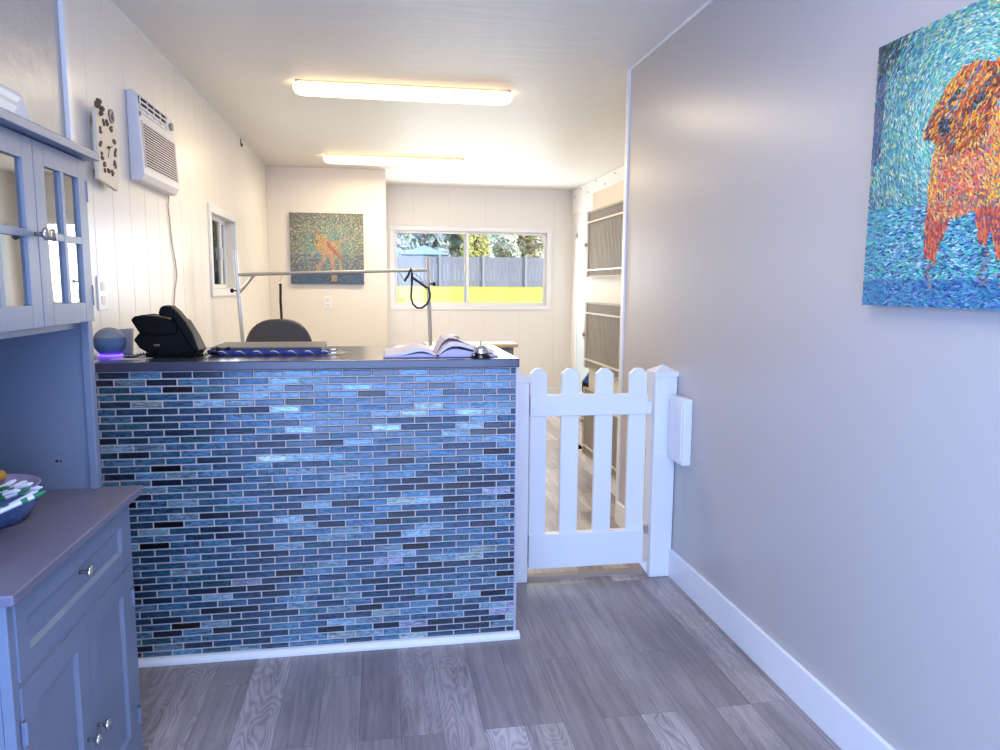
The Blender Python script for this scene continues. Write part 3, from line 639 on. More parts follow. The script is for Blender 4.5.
q = P(393, 351, 1, YB); plate(1, (q.x+.01, YB, q.z), .07, .11, -1, 'white outlet low on the back wall left of the window')
# bracket screws high on the left wall
sb = thing('wall_bracket', P(239, 138, 0, XL), 'tiny dark screw bracket high on the left wall near the ceiling', 'bracket')
mb = MB()
for a, b in ((238, 131), (248, 134), (241, 145)):
    p = P(a, b, 0, XL); mb.cyl(p, p+Vector((.012, 0, 0)), .012, 8)
a, b, c = P(238, 131, 0, XL+.008), P(248, 134, 0, XL+.008), P(241, 145, 0, XL+.008); mb.tube([a, b], .004, 6).tube([P(240, 131, 0, XL+.008), c], .004, 6)
build('screw', mb, mat('dark_screw', (100, 90, 80), .5), sb)

# ---------------------------------------------------------------- paintings
def inpoly(x, y, pl):
    r = False; n = len(pl)
    for i in range(n):
        x1, y1 = pl[i]; x2, y2 = pl[i-1]
        if (y1 > y) != (y2 > y) and x < (x2-x1)*(y-y1)/(y2-y1)+x1: r = not r
    return r
M_paint = attr_mat('thick_paint', .35, 0, .4)
def painting(root, face, n, size, colour, under):
    """face(u,v,lift)->world; colour(u,v)->(rgb, angle, length scale)"""
    mb = MB(); k = int(math.sqrt(n))
    mb.add([face(0, 0, .0006), face(1, 0, .0006), face(1, 1, .0006), face(0, 1, .0006)], [(0, 1, 2, 3)], lin(under))
    cells = [(i, j) for i in range(k) for j in range(k)]; rnd.shuffle(cells)
    for m_, (i, j) in enumerate(cells):
        u = (i+rnd.random())/k; v = (j+rnd.random())/k
        c, a, ls = colour(u, v)
        if c is None: continue
        a += rnd.gauss(0, .25); L_ = size*ls*rnd.uniform(.7, 1.4); W_ = size*rnd.uniform(.22, .4)
        ca, sa = math.cos(a), math.sin(a); lift = .001+.0015*(m_/len(cells)); q = []
        for t, s_ in ((-1, 0), (-.6, .8), (.5, 1), (1, 0), (.55, -.9), (-.55, -1)):
            uu = u+ca*t*L_-sa*s_*W_; vv = v+sa*t*L_+ca*s_*W_; uu = min(1, max(0, uu)); vv = min(1, max(0, vv))
            q.append(face(uu, vv, lift+(.0006 if s_ else 0)))
        mb.add(q, [(0, 1, 2, 3, 4, 5)], lin([min(255, max(0, x_+rnd.uniform(-14, 14))) for x_ in c]))
    return build('painted_picture', mb, M_paint, root)
def mixc(a, b, t): t = min(1, max(0, t)); return [x+(y-x)*t for x, y in zip(a, b)]
# big painting on the right wall: an orange dog standing in blue water
HEAD = [(.338, .606), (.365, .655), (.40, .715), (.445, .765), (.50, .80), (.56, .812), (.62, .79), (.66, .745), (.665, .68), (.63, .61), (.585, .545), (.53, .52), (.47, .53), (.43, .55), (.395, .585)]
EAR = [(.61, .77), (.66, .80), (.74, .78), (.78, .72), (.74, .66), (.69, .64), (.66, .66)]
BODY = [(.41, .574), (.394, .515), (.388, .429), (.395, .355), (.447, .293), (.555, .311), (.621, .332), (.72, .33), (.80, .33), (.82, .42), (.80, .56), (.72, .62), (.62, .66), (.50, .60)]
LEGA = [(.392, .39), (.386, .269), (.388, .18), (.446, .166), (.471, .234), (.52, .33)]
LEGB = [(.60, .34), (.625, .22), (.661, .20), (.668, .27), (.70, .16), (.76, .16), (.77, .34)]
LEGC = [(.76, .36), (.79, .22), (.85, .21), (.84, .40)]
def big(u, v):
    u = (u*bpw+(1.775-by0))/.66; R = rnd.random()
    dx, dy = u-.55, v-.66; d = math.hypot(dx, dy)
    if inpoly(u, v, [(.405, .645), (.44, .66), (.47, .64), (.468, .60), (.43, .592)]): return (rnd.choice([(46, 34, 52), (70, 60, 84), (30, 26, 40), (110, 60, 50)]), rnd.uniform(0, 3), .6)
    for ex, ey in ((.475, .715), (.575, .672)):
        a_ = (u-ex)*.75+(v-ey)*.66; b_ = -(u-ex)*.66+(v-ey)*.75
        if (a_/.032)**2+(b_/.011)**2 < 1: return (rnd.choice([(80, 50, 44), (120, 70, 50), (90, 110, 120), (60, 44, 50)]), .75, .5)
    if inpoly(u, v, HEAD) and (abs((u-.52)*.75+(v-.60)*-.66-.03*math.sin((u+v)*9)) < .012 or abs(math.hypot(u-.43, v-.625)-.062) < .009) and R < .75: return (rnd.choice([(140, 60, 44), (110, 50, 50), (170, 80, 50), (90, 120, 130)]), .8, .7)
    if inpoly(u, v, HEAD):
        if v < .60-.0*(u) and R < .55: return (rnd.choice([(150, 64, 44), (110, 50, 50), (196, 84, 50), (214, 104, 52)]), 1.0, .9)
        if abs((u-.42)-(v-.64)*.8-.03) < .012 and R < .7: return (rnd.choice([(90, 150, 150), (130, 110, 150), (240, 190, 120)]), .9, .9)
        if u > .60 and R < .4: return (rnd.choice([(150, 62, 50), (120, 60, 60)]), .9, .9)
        return (rnd.choice([(250, 150, 40), (244, 128, 50), (252, 178, 60), (232, 104, 50), (255, 206, 110), (214, 86, 50), (248, 140, 90), (150, 66, 50), (255, 190, 60), (120, 90, 90)]), .9+rnd.gauss(0, .2), 1)
    if inpoly(u, v, EAR): return (rnd.choice([(244, 140, 40), (230, 110, 40), (180, 70, 40), (252, 170, 70)]), -.9, 1)
    body = inpoly(u, v, BODY)
    if body:
        if v < .40 and R < .14: return (rnd.choice([(120, 110, 90), (150, 80, 90)]), -1.2, .8)
        if v > .52 and .45 < u < .62 and R < .45: return (rnd.choice([(120, 100, 80), (110, 60, 60), (150, 80, 60)]), -.8, .8)
        if (u > .64 or u < .43) and R < .5: return (rnd.choice([(255, 180, 50), (252, 160, 50), (255, 200, 90)]), -1.2, .9)
        return (rnd.choice([(244, 112, 60), (250, 140, 80), (226, 90, 80), (240, 130, 110), (252, 160, 70), (210, 90, 60), (235, 120, 130), (250, 128, 50), (255, 190, 120), (160, 80, 80), (255, 206, 90), (140, 130, 110)]), -1.0+rnd.gauss(0, .4), .9)
    if inpoly(u, v, LEGA) or inpoly(u, v, LEGB) or inpoly(u, v, LEGC): return (rnd.choice([(224, 96, 60), (180, 74, 66), (240, 130, 70), (150, 70, 80), (246, 110, 60)]), -1.4, .9)
    for lx in (.425, .655, .73):
        if abs(u-lx-.01*math.sin(v*90)) < .02 and .07 < v < .2 and R < .5: return (rnd.choice([(170, 120, 110), (60, 60, 110), (200, 140, 110)]), 0, .8)
    if v < .36+.02*math.sin(u*9):
        t = v/.36; c = rnd.choice([(50, 140, 176), (36, 100, 140), (70, 170, 180), (96, 196, 190), (30, 70, 110), (130, 200, 205), (130, 140, 190), (90, 180, 150)])
        if R < .10: c = (190, 225, 230)
        if u < .2 and R < .5: c = mixc(c, (50, 150, 150), .5)
        if v < .1: c = mixc(c, (30, 80, 160), .4)
        return (c, .25*math.sin(u*30+v*50), 1.15)
    ang = math.atan2(dy, dx)+math.pi/2
    near = [(120, 200, 190), (90, 190, 180), (160, 215, 190), (200, 225, 200), (70, 170, 170), (235, 225, 195), (110, 205, 170)]
    mid = [(60, 150, 160), (50, 130, 150), (90, 170, 160), (120, 180, 120), (60, 110, 150), (130, 190, 190), (190, 200, 130)]
    far = [(46, 60, 110), (60, 70, 120), (50, 100, 110), (90, 90, 140), (40, 80, 90), (120, 110, 130)]
    t = d*1.9+rnd.gauss(0, .14)+(.35 if u < .13 and v > .55 else 0)
    c = mixc(rnd.choice(near if t < .52 else mid if t < .98 else far), (225, 232, 215), .12)
    if math.hypot(u*.8, (1-v)*1.1)+rnd.gauss(0, .03) < .17 and R < .8: c = rnd.choice([(40, 56, 70), (60, 80, 80), (50, 70, 66), (110, 130, 100)])
    return (c, ang, 1)
bpw = .68; by0 = (P(877, 49, 0, XR-.034).y+P(865, 305, 0, XR-.034).y)/2; bz0 = P(865, 305, 0, XR-.034).z; bph = P(877, 49, 0, XR-.034).z-bz0
big_r = thing('painting', (XR-.017, by0-bpw/2, bz0), 'large canvas painting of an orange dog standing in blue water on the grey wall', 'painting')
build('canvas', MB().box((XR-.034, by0-bpw, bz0), (XR-.002, by0, bz0+bph)), mat('canvas_edge', (130, 138, 158), .7), big_r, bevel=.002)
painting(big_r, lambda u, v, l: Vector((XR-.034-l, by0-u*bpw, bz0+v*bph)), 21000, .0090, big, (96, 160, 166))
# small painting on the closet wall: a tan puppy with a raised tail
PB = [(.43, .60), (.40, .70), (.36, .69), (.34, .62), (.33, .57), (.36, .50), (.37, .47), (.40, .42), (.44, .40), (.42, .33), (.36, .26), (.33, .18), (.40, .18), (.44, .28), (.50, .40), (.53, .36), (.54, .27), (.56, .18), (.62, .18), (.60, .30), (.61, .40), (.66, .34), (.65, .20), (.70, .18), (.70, .34), (.70, .46), (.69, .56), (.66, .62), (.60, .62), (.52, .64), (.48, .70), (.43, .72)]
TAIL = [(.66, .60), (.70, .65), (.74, .66), (.74, .60), (.70, .585)]
EARS = [(.37, .69), (.36, .74), (.39, .77), (.42, .72)]
def small(u, v):
    R = rnd.random(); dx, dy = u-.52, v-.5; d = math.hypot(dx, dy); ang = math.atan2(dy, dx)+.4
    if inpoly(u, v, EARS): return (rnd.choice([(206, 120, 90), (220, 150, 110)]), 1.4, .8)
    if math.hypot(u-.36, v-.60) < .018: return ((90, 60, 70), 0, .5)
    if inpoly(u, v, TAIL): return (rnd.choice([(236, 176, 130), (224, 150, 110)]), .5, .8)
    if inpoly(u, v, PB):
        if u > .50 and abs((v-.52)+(u-.55)*1.1) < .035: return (rnd.choice([(196, 96, 80), (216, 120, 100)]), -.9, .9)
        if u < .52 and v > .45: return (rnd.choice([(232, 184, 100), (238, 196, 120), (222, 166, 96)]), -1.1, .8)
        if u > .6: return (rnd.choice([(200, 190, 120), (230, 180, 110), (180, 180, 130)]), -1.3, .8)
        return (rnd.choice([(230, 174, 100), (220, 150, 96), (240, 196, 130), (200, 170, 170)]), -1.3, .8)
    if .55 < u < .63 and .04 < v < .13: return (rnd.choice([(220, 170, 100), (180, 150, 100)]), -1.2, .8)
    if v < .17: return (rnd.choice([(44, 60, 120), (50, 90, 130), (40, 120, 130), (80, 80, 130), (30, 40, 90)]), rnd.gauss(0, .2), .9)
    t = d*1.7+rnd.gauss(0, .16)
    if t < .42: c = rnd.choice([(90, 170, 170), (120, 190, 180), (70, 140, 150), (180, 190, 150)])
    elif t < .85: c = rnd.choice([(110, 130, 110), (150, 150, 100), (90, 110, 110), (200, 190, 140), (80, 120, 130), (220, 210, 170)])
    else: c = rnd.choice([(100, 96, 106), (90, 86, 70), (50, 56, 80), (130, 110, 90), (190, 180, 130)])
    if v < .42 and R < .5: c = mixc(c, (76, 74, 138), .75)
    c = mixc(c, (214, 214, 196), .16)
    return (c, ang, 1)
p0, p1 = P(291, 284, 1, YQ-.03), P(363, 214, 1, YQ-.03)
sx0, sx1, sz0, sz1 = p0.x, p1.x, p0.z, p1.z
sm_r = thing('painting', ((sx0+sx1)/2, YQ-.016, sz0), 'small square canvas painting of a tan puppy on the far white wall', 'painting')
build('canvas', MB().box((sx0, YQ-.03, sz0), (sx1, YQ-.001, sz1)), mat('canvas_edge2', (90, 96, 110), .7), sm_r)
painting(sm_r, lambda u, v, l: Vector((sx0+u*(sx1-sx0), YQ-.03-l, sz0+v*(sz1-sz0))), 7000, .011, small, (116, 128, 130))

# ---------------------------------------------------------------- things on the counter
# smart speaker
sp = thing('smart_speaker', (-.925, 2.70, TZ), 'blue-grey ball shaped speaker with glowing violet base ring on the counter', 'speaker')
R0 = .053; cz0 = TZ+.052
prof = [(R0*.6, TZ+.004)]+[(R0*math.cos(a), cz0+R0*math.sin(a)*.95) for a in [math.radians(t) for t in range(-50, 15, 8)]]
prof2 = [(R0*math.cos(a), cz0+R0*math.sin(a)*.95) for a in [math.radians(t) for t in range(14, 88, 8)]]+[(0, cz0+R0*.95)]
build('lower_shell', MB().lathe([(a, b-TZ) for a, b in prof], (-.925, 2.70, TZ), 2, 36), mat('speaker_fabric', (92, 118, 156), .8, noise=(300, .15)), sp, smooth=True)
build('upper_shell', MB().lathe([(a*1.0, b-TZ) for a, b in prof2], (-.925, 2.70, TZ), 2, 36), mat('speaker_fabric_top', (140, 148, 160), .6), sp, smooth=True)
build('light_ring', MB().lathe([(.030, .0005), (.040, .001), (.041, .007), (.034, .010), (.030, .0005)], (-.925, 2.70, TZ), 2, 36), mat('violet_led', (120, 60, 240), .4, emit=(110, 60, 255), es=3.0), sp)
tag(build('grey_card', MB().prism([(-.985, TZ), (-.89, TZ), (-.885, TZ+.092), (-.985, TZ+.086)], 1, 2.80, 2.83), mat('grey_card', (168, 170, 168), .6), bevel=.003), 'pale grey flat box standing behind the ball speaker on the counter', 'box')
# desk phone
ph = thing('desk_phone', (-.73, 2.72, TZ), 'black desk phone on its stand seen from behind on the counter', 'phone')
def pxz(l, Y): return [(P(a, b, 1, Y).x, P(a, b, 1, Y).z) for a, b in l]
PY = 2.66
body = pxz([(139, 348), (133.5, 340), (139, 333), (158, 332), (172, 318), (180, 322), (190, 338), (197, 352), (196, 355), (150, 355)], PY)
body = [(a, max(b, TZ+.012)) for a, b in body]
build('phone_stand', MB().prism(body, 1, PY, PY+.15), M_black, ph, bevel=.004)
pan = pxz([(130.5, 320), (134, 316.5), (142, 315), (158, 316.5), (176, 322), (176, 334), (158, 336), (139, 333)], PY-.01)
build('phone_panel', MB().prism(pan, 1, PY-.012, PY+.12), M_black, ph, bevel=.005)
hs = pxz([(158.5, 313), (160, 307.5), (164, 305.5), (171, 306), (178, 312), (186, 322), (193, 334), (199, 350), (198, 353), (190, 346), (180, 330), (172, 317.5), (160, 316)], PY-.02)
build('handset', MB().prism(hs, 1, PY-.025, PY+.035), M_black, ph, bevel=.006)
build('foot', MB().prism([(-.80, TZ), (-.64, TZ), (-.635, TZ+.014), (-.80, TZ+.014)], 1, PY+.0, PY+.14), M_black, ph, bevel=.003)
build('port_cover', MB().prism([(P(154, 346, 1, PY).x, P(154, 346, 1, PY).z), (P(160, 346, 1, PY).x, P(160, 346, 1, PY).z), (P(160, 344, 1, PY).x, P(160, 344, 1, PY).z), (P(154, 344, 1, PY).x, P(154, 344, 1, PY).z)], 1, PY-.003, PY), M_nickel, ph)
# coiled cord and cables
pts = []
base = [(-.862, 2.635, TZ+.006), (-.83, 2.63, TZ+.006), (-.80, 2.625, TZ+.016), (-.76, 2.625, TZ+.02), (-.70, 2.62, TZ+.013), (-.65, 2.625, TZ+.008), (-.61, 2.64, TZ+.008), (-.575, 2.66, TZ+.014), (-.56, 2.69, TZ+.01)]
for i in range(len(base)-1):
    a, b = Vector(base[i]), Vector(base[i+1])
    for k in range(30):
        t = k/30; q = a.lerp(b, t); an = (i*30+k)*.9; pts.append(q+Vector((0, math.cos(an)*.0045, math.sin(an)*.0045)))
build('handset_cord', MB().tube(pts, .0018, 5), M_black, ph)
cbl = MB().tube([(-.985, 2.70, TZ+.004), (-.96, 2.655, TZ+.004), (-.90, 2.64, TZ+.004), (-.86, 2.65, TZ+.008), (-.84, 2.69, TZ+.004), (-.80, 2.76, TZ+.004)], .0028, 7)
tag(build('speaker_cable', cbl, mat('white_cable', (214, 210, 220), .4), smooth=True), 'white cable looped in front of the ball speaker', 'cable')
bundle = MB()
for k in range(3):
    c = Vector((-.58+.012*k, 2.70+.012*k, TZ+.012+.004*k)); bundle.tube([c+Vector((math.cos(a)*.022, math.sin(a)*.018, math.sin(a*2+k)*.008)) for a in [j*math.pi/8 for j in range(16)]], .0028, 6, closed=True)
tag(build('cable_bundle', bundle, M_black, smooth=True), 'small tangle of black cable between phone and laptop', 'cable')
def sheet(name, pts, t, m, label, cat): return tag(build(name, MB().prism(pts, 2, TZ+.0003, TZ+t), m), label, cat)
sheet('paper_sheet', [(-.89, 2.585), (-.80, 2.575), (-.77, 2.64), (-.86, 2.65)], .0015, M_paper, 'loose cream paper at the counter edge below the phone', 'paper')
sheet('sticky_note', [(-.215, 2.72), (-.15, 2.71), (-.12, 2.80), (-.185, 2.81)], .001, mat('yellow_note', (230, 216, 170), .7), 'pale yellow paper slip right of the blue rope on the counter', 'paper')
# closed laptop with braided lead in front
lp = thing('laptop', (-.40, 2.88, TZ), 'closed grey laptop lying on the counter behind the blue braided rope', 'laptop')
build('laptop_base', MB().box((-.61, 2.77, TZ+.003), (-.21, 3.03, TZ+.016)), mat('laptop_grey', (84, 80, 82), .5, .1), lp, bevel=.004)
build('laptop_lid', MB().box((-.61, 2.77, TZ+.0165), (-.21, 3.03, TZ+.024)), mat('laptop_lid', (118, 112, 110), .55, .1), lp, bevel=.003)
rp = thing('braided_rope', (-.40, 2.70, TZ), 'blue and white braided rope lead lying in front of the laptop', 'rope')
for nm, m_, ph0 in (('blue_strand', mat('rope_blue', (52, 66, 140), .8), 0), ('white_strand', mat('rope_white', (220, 218, 228), .8), math.pi), ('blue_strand', mat('rope_blue', (52, 66, 140), .8), 2.1)):
    pp = [Vector((-.60+.42*t/80, 2.695+.006*math.sin(t*.05)+.006*math.cos(t*.55+ph0), TZ+.011+.005*math.sin(t*.55+ph0))) for t in range(81)]
    build(nm, MB().tube(pp, .0055 if nm[0] == 'b' else .0026, 6), m_, rp, smooth=True)
cp_ = Vector((-.165, 2.72, TZ+.012)); build('clip', MB().tube([cp_+Vector((math.cos(a)*.02, math.sin(a)*.012, math.sin(a)*.006)) for a in [j*math.pi/8 for j in range(16)]], .003, 6, closed=True), M_nickel, rp)
# open book
bk = thing('open_book', (.18, 2.66, TZ), 'open ledger book with curling lavender-white pages on the counter', 'book')
M_page = mat('book_page', (226, 214, 222), .6); M_pedge = mat('page_edges', (196, 190, 226), .6, bump=(400, .3, (.02, .02, 1)))
sp_x = .205; y0_, y1_ = 2.56, 2.80
build('book_cover', MB().box((.014, y0_-.006, TZ+.001), (.425, y1_+.006, TZ+.005)), mat('book_cover', (176, 172, 208), .5), bk, bevel=.0015)
def pages(prof, low, m_, name):
    n = len(prof); mb = MB()
    pl = prof+low[::-1]; return build(name, mb.prism(pl, 1, y0_, y1_), m_, bk)
def curve(x0, x1, hs_): return [(x0+(x1-x0)*k/(len(hs_)-1), TZ+h_) for k, h_ in enumerate(hs_)]
pages(curve(sp_x-.002, .022, [.006, .018, .028, .033, .034, .031, .026, .021, .017, .014, .012, .0115]), curve(sp_x-.002, .022, [.005, .010, .018, .022, .022, .018, .014, .010, .008, .007, .006, .0055]), M_page, 'left_pages')
pages(curve(sp_x-.004, .03, [.0055, .008, .012, .015, .015, .013, .010, .0085, .0075, .0065, .006, .0055]), curve(sp_x-.004, .03, [.005]*12), M_pedge, 'left_lower_pages')
pages(curve(sp_x+.002, .412, [.006, .034, .048, .053, .052, .047, .040, .034, .029, .025, .023, .022]), curve(sp_x+.002, .412, [.0055, .022, .035, .040, .040, .036, .030, .024, .020, .0175, .016, .015]), M_page, 'right_pages')
pages(curve(sp_x+.003, .408, [.0055, .016, .026, .030, .029, .026, .022, .018, .015, .013, .012, .011]), curve(sp_x+.003, .408, [.005]*12), M_pedge, 'right_lower_pages')
build('curled_page', MB().prism(curve(sp_x+.002, .33, [.010, .040, .058, .066, .066, .060, .052, .044, .038])+curve(sp_x+.002, .33, [.009, .038, .0565, .0645, .0645, .0585, .0505, .0425, .0365])[::-1], 1, y0_+.07, y1_), M_page, bk)
build('spine_band', MB().box((sp_x-.006, y0_-.007, TZ+.004), (sp_x+.006, y0_-.001, TZ+.010)), M_black, bk)
# service bell
bl = thing('service_bell', (.358, 2.535, TZ), 'chrome service bell on a black base at the right end of the counter', 'bell')
bc = (.356, 2.528, TZ)
build('bell_base', MB().lathe([(.036, 0), (.036, .004), (.032, .012), (.026, .016), (0, .016)], bc, 2, 32), M_blackgl, bl, smooth=False)
build('bell_dome', MB().lathe([(.027, .016), (.028, .019), (.0265, .029), (.022, .037), (.015, .043), (.006, .046), (0, .0465)], bc, 2, 32), M_chrome, bl, smooth=True)
build('bell_button', MB().lathe([(.0025, .046), (.0025, .055), (.0045, .056), (.0045, .0585), (0, .060)], bc, 2, 14), M_chrome, bl, smooth=True)

# ---------------------------------------------------------------- office chair behind the counter
oc_ = thing('office_chair', (-.516, 4.05, 0), 'dark grey office chair with rounded back behind the counter', 'chair')
M_chair = mat('chair_vinyl', (72, 68, 66), .5, noise=(40, .06))
mb = MB()
def arch(w_, zt_, zb_, n=18): 
    return [(-.516+w_*math.cos(math.pi*k/n)*(1 if True else 0), zb_+(zt_-zb_)*math.sin(math.pi*k/n)**.62) for k in range(n+1)]
pr1 = [(a, max(b, .92)) for a, b in arch(.180, 1.121, .90)]
full = [(-.516+.180*(abs(math.cos(t))**.75)*(1 if math.cos(t) > 0 else -1), .90+.221*(abs(math.sin(t))**.8)*(1 if math.sin(t) > 0 else -1.4)) for t in [k*2*math.pi/36 for k in range(36)]]
build('backrest', MB().prism(full, 1, 3.90, 3.955), M_chair, oc_, bevel=.018, seg=4)
build('seat', MB().prism([(-.516+.24*math.copysign(abs(math.cos(t))**.6, math.cos(t)), 4.2+.24*math.copysign(abs(math.sin(t))**.6, math.sin(t))) for t in [k*2*math.pi/28 for k in range(28)]], 2, .44, .51), M_chair, oc_, bevel=.02, seg=3)
build('back_bar', MB().tube([(-.516, 3.94, .75), (-.516, 3.925, .52), (-.516, 3.98, .42), (-.516, 4.2, .42)], .018, 10), M_black, oc_)
build('gas_column', MB().cyl((-.516, 4.2, .09), (-.516, 4.2, .44), .025, 14), M_black, oc_)
for k in range(5):
    a = k*2*math.pi/5+.3; e = Vector((-.516+.27*math.cos(a), 4.2+.27*math.sin(a), .07))
    lg = build('leg', MB().tube([(-.516, 4.2, .11), e], .017, 8), M_black, oc_)
    build('caster', MB().cyl(e+Vector((-.012, 0, -.045)), e+Vector((.012, 0, -.045)), .025, 12), M_black, lg)

# ---------------------------------------------------------------- grooming table with overhead arm
AY = 4.7
gt = thing('grooming_table', (-.26, AY, 0), 'grooming table with a silver overhead bar frame behind the counter', 'grooming table')
build('table_top', MB().box((-.86, AY-.02, .80), (.30, AY+.58, .835)), mat('rubber_top', (60, 60, 64), .7, noise=(90, .1)), gt, bevel=.006)
for x_ in (-.78, .22):
    for y_ in (AY+.06, AY+.5): build('leg', MB().cyl((x_, y_, 0), (x_, y_, .80), .016, 12), M_alu, gt)
pL0, pL1 = P(235, 250, 1, AY), P(243, 345, 1, AY); pR0, pR1 = P(427.5, 258, 1, AY), P(430.5, 345, 1, AY)
def down(a, b, z_): return a+(b-a)*((z_-a.z)/(b.z-a.z))
for a, b in ((pL0, pL1), (pR0, pR1)):
    e = down(a, b, .83); build('upright', MB().tube([a, e], .0125, 12), M_alu, gt)
    k_ = down(a, b, 1.26 if a.x < 0 else 1.31); s_ = -1 if a.x < 0 else 1
    build('clamp_knob', MB().cyl(k_, k_+Vector((s_*.035, -.004, 0)), .005, 8).cyl(k_+Vector((s_*.028, -.004, 0)), k_+Vector((s_*.045, -.004, 0)), .013, 12), M_black, gt)
cL, cR = P(239, 274.5, 1, AY), P(428, 270, 1, AY)
build('crossbar', MB().tube([cL, cR], .0105, 12), M_alu, gt)
build('sleeve', MB().tube([P(242, 274.5, 1, AY), P(254, 274.2, 1, AY)], .0125, 12), M_alu, gt)
build('brace', MB().tube([P(240, 292, 1, AY), P(254, 275, 1, AY)], .009, 10), M_alu, gt)
# hanging strap and noose
hs_ = thing('grooming_strap', P(280, 275, 1, AY-.012), 'straight black strap hanging from the overhead bar above the chair', 'strap')
a = P(280.5, 276, 1, AY-.012); b = P(280.5, 284, 1, AY-.012)
build('hook', MB().tube([a+Vector((0, 0, .012)), a+Vector((.008, 0, 0)), b+Vector((-.008, 0, .01)), b], .0028, 6).tube([b+Vector((-.012, 0, 0)), b+Vector((.006, 0, .003))], .004, 6), M_chrome, hs_)
build('webbing', MB().tube([b, P(280.5, 300, 1, AY-.012), P(282, 325, 1, AY-.012), P(282.5, 345, 1, AY-.012)], .01, 8, flat=(.011, .008)), M_strap, hs_)
ns = thing('grooming_noose', P(412, 270, 1, AY-.014), 'looped black strap hanging at the right end of the overhead bar', 'strap')
Q = lambda x_, y_: P(x_, y_, 1, AY-.018)
build('upper_webbing', MB().tube([Q(404.5, 281), Q(408, 276), Q(411.2, 268), Q(412, 274), Q(412, 284)], .006, 8, flat=(.011, .008)), M_strap, ns)
build('cross_webbing', MB().tube([Q(411.5, 277), Q(419, 282), Q(427, 288)], .006, 8, flat=(.011, .008)), M_strap, ns)
lp_ = [Q(412, 282), Q(411.5, 290), Q(411, 298), Q(413, 304), Q(417, 308), Q(422, 308), Q(427, 304), Q(430, 298), Q(430, 293), Q(428, 287)]
build('loop', MB().tube(lp_, .004, 8, flat=(.007, .006)), M_strap, ns, smooth=True)
build('slide_chain', MB().tube([Q(399, 272), Q(401, 276), Q(405, 281)], .003, 6), M_nickel, ns); build('slide_chain', MB().tube([Q(414, 273), Q(419, 277), Q(424, 283)], .0025, 6), M_nickel, ns)

# wood topped cabinet at the back
wc = thing('work_cabinet', (.60, 5.3, 0), 'grey cabinet with a tan wooden top behind the counter end', 'cabinet')
build('wood_top', MB().box((.32, 5.0, .868), (.972, 5.22, .893)), mat('tan_wood', (206, 176, 136), .4, noise=(12, .12)), wc, bevel=.004)
build('cabinet_body', MB().box((.34, 5.03, .0), (.945, 5.2, .868)), mat('grey_steel', (128, 130, 130), .5), wc, bevel=.003)
build('drawer_front', MB().box((.35, 5.018, .6), (.935, 5.03, .85)), mat('grey_steel2', (138, 140, 140), .5), wc, bevel=.003)
build('pull', MB().tube([(.55, 5.018, .73), (.55, 5.0, .73), (.71, 5.0, .73), (.71, 5.018, .73)], .005, 8), M_nickel, wc)
tag(build('clipper_case', MB().prism([(.425, .893), (.56, .893), (.56, .935), (.545, .952), (.44, .952), (.425, .935)], 1, 5.03, 5.15), mat('case_grey', (150, 150, 146), .5), bevel=.008), 'grey rounded case on the wood topped cabinet behind the open book', 'case')

# ---------------------------------------------------------------- kennels
KX = 1.454; ky0, ky1 = YP+.1, 4.865; kz1 = 1.93
kn = thing('kennel_bank', (KX+.3, 4.3, 0), 'tall beige kennel bank with three grey wire doors at the right rear', 'kennel')
M_beige = mat('kennel_beige', (226, 214, 194), .45); M_wire = mat('wire_grey', (176, 168, 152), .5, .1); M_wlight = mat('wire_light', (224, 216, 200), .4)
doors = ((1.36, 1.805, (1.73, 1.41)), (.74, 1.195, (1.12, .80)), (.125, .60, (.52, .19)))
mb = MB()   # box with three real openings
zs = [0, .15, .58, .76, 1.175, 1.38, 1.785, kz1]
mb.box((KX, ky0, 0), (KX+.02, ky0+.06, kz1)).box((KX, ky1-.04, 0), (KX+.02, ky1, kz1))
for a, b in ((0, .15), (.58, .76), (1.175, 1.38), (1.785, kz1)): mb.box((KX, ky0+.06, a), (KX+.02, ky1-.04, b))
mb.box((KX+.02, ky0, 0), (KX+.7, ky0+.018, kz1)).box((KX+.02, ky1-.018, 0), (KX+.7, ky1, kz1)).box((KX+.02, ky0+.018, kz1-.018), (KX+.7, ky1-.018, kz1)).box((KX+.68, ky0+.018, 0), (KX+.7, ky1-.018, kz1-.018))
for z_ in (.13, .66, 1.27): mb.box((KX+.02, ky0+.018, z_), (KX+.68, ky1-.018, z_+.018))
for a, b in ((.15, .58), (.76, 1.175), (1.38, 1.785)): mb.box((KX+.022, ky0+.018, a-.02), (KX+.03, ky1-.018, b+.02))
build('kennel_body', mb, M_beige, kn)
build('base_board', MB().box((KX-.012, ky0, 0), (KX, ky1+.012, .107)), M_trim, kn, bevel=.003)
X_ = KX-.035
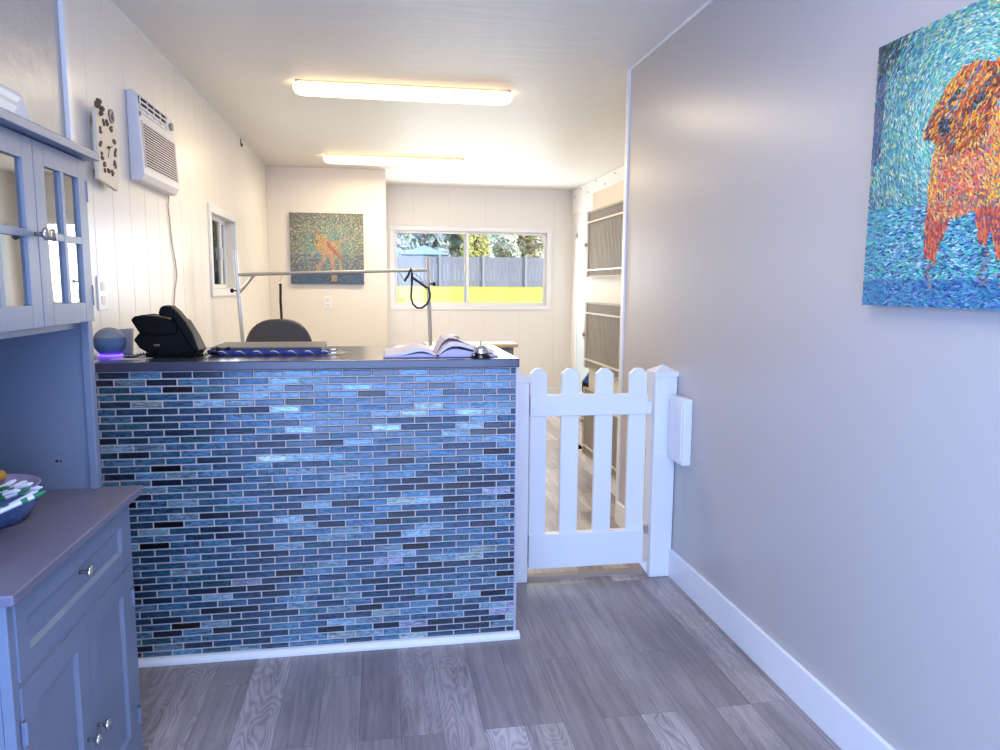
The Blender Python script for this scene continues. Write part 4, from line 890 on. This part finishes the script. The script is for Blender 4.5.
for z0, z1, bars in doors:
    y0, y1 = ky0+.04, ky1+.002
    mb = MB().box((X_, y0, z0), (X_+.012, y0+.03, z1))
    # far stile with rounded scallops around the latch
    zc = (z0+z1)/2
    prof = [(y1-.045, z0), (y1, z0), (y1, z0+.035), (y1-.012, z0+.045), (y1-.012, z0+.055), (y1, z0+.065), (y1, zc-.05), (y1+.006, zc-.04), (y1+.022, zc-.02), (y1+.022, zc+.02), (y1+.006, zc+.04), (y1, zc+.05), (y1, z1-.075), (y1-.012, z1-.065), (y1-.012, z1-.055), (y1, z1-.045), (y1, z1), (y1-.045, z1)]
    mb.prism(prof, 0, X_-.004, X_+.016)
    mb.box((X_, y0, z0), (X_+.012, y1-.04, z0+.012)).box((X_, y0, z1-.012), (X_+.012, y1-.04, z1))
    D_ = build('wire_door', mb, M_wire, kn)
    mb = MB(); y = y0+.05
    while y < y1-.05: mb.box((X_+.003, y-.0045, z0+.01), (X_+.0105, y+.0045, z1-.01)); y += .027
    build('vertical_wires', mb, M_wire, D_)
    for zb in bars: build('cross_bar', MB().box((X_-.006, y0+.01, zb-.006), (X_+.002, y1-.01, zb+.006)), M_wlight, D_)
    build('latch', MB().cyl((X_-.02, y1-.01, zc), (X_+.03, y1-.01, zc), .012, 10), M_wire, D_)
    for zb in (z0+.06, z1-.06): build('hinge_bracket', MB().box((X_+.012, y0+.01, zb-.02), (KX, y0+.03, zb+.02)), M_wire, D_)
    build('stand_off', MB().box((X_+.012, y1-.04, z0+.08), (KX, y1-.02, z0+.1)).box((X_+.012, y1-.04, z1-.1), (KX, y1-.02, z1-.08)), M_wire, D_)
# blue thing hanging at the corner
lb = thing('lead_bag', (KX-.04, 4.92, .56), 'blue and black fabric pouch hanging at the kennel corner behind the gate', 'pouch')
pb = lambda l, Y: [(P(a, b, 1, Y).x, P(a, b, 1, Y).z) for a, b in l]
build('blue_cloth', MB().prism(pb([(592, 368), (592, 384), (583.5, 387), (582.5, 381)], 4.90), 1, 4.885, 4.915), mat('pouch_blue', (50, 96, 168), .6), lb, bevel=.003)
build('black_pocket', MB().prism(pb([(590, 384.5), (582.5, 392), (582.3, 381.5)], 4.90), 1, 4.883, 4.913), M_strap, lb, bevel=.002)
build('hanging_strap', MB().tube([P(590, 383, 1, 4.9), P(590, 394, 1, 4.9)], .008, 8), mat('strap_grey', (120, 116, 112), .6), lb)
p = P(583, 447, 0, KX-.05); tag(build('floor_knob', MB().lathe([(.016, 0), (.022, .006), (.022, .02), (.012, .03), (0, .032)], (KX-.062, 4.88, .15), 2, 16).box((KX-.062, 4.872, .15), (KX-.03, 4.888, .165)), M_black, smooth=False), 'small black knob low at the kennel corner', 'knob')
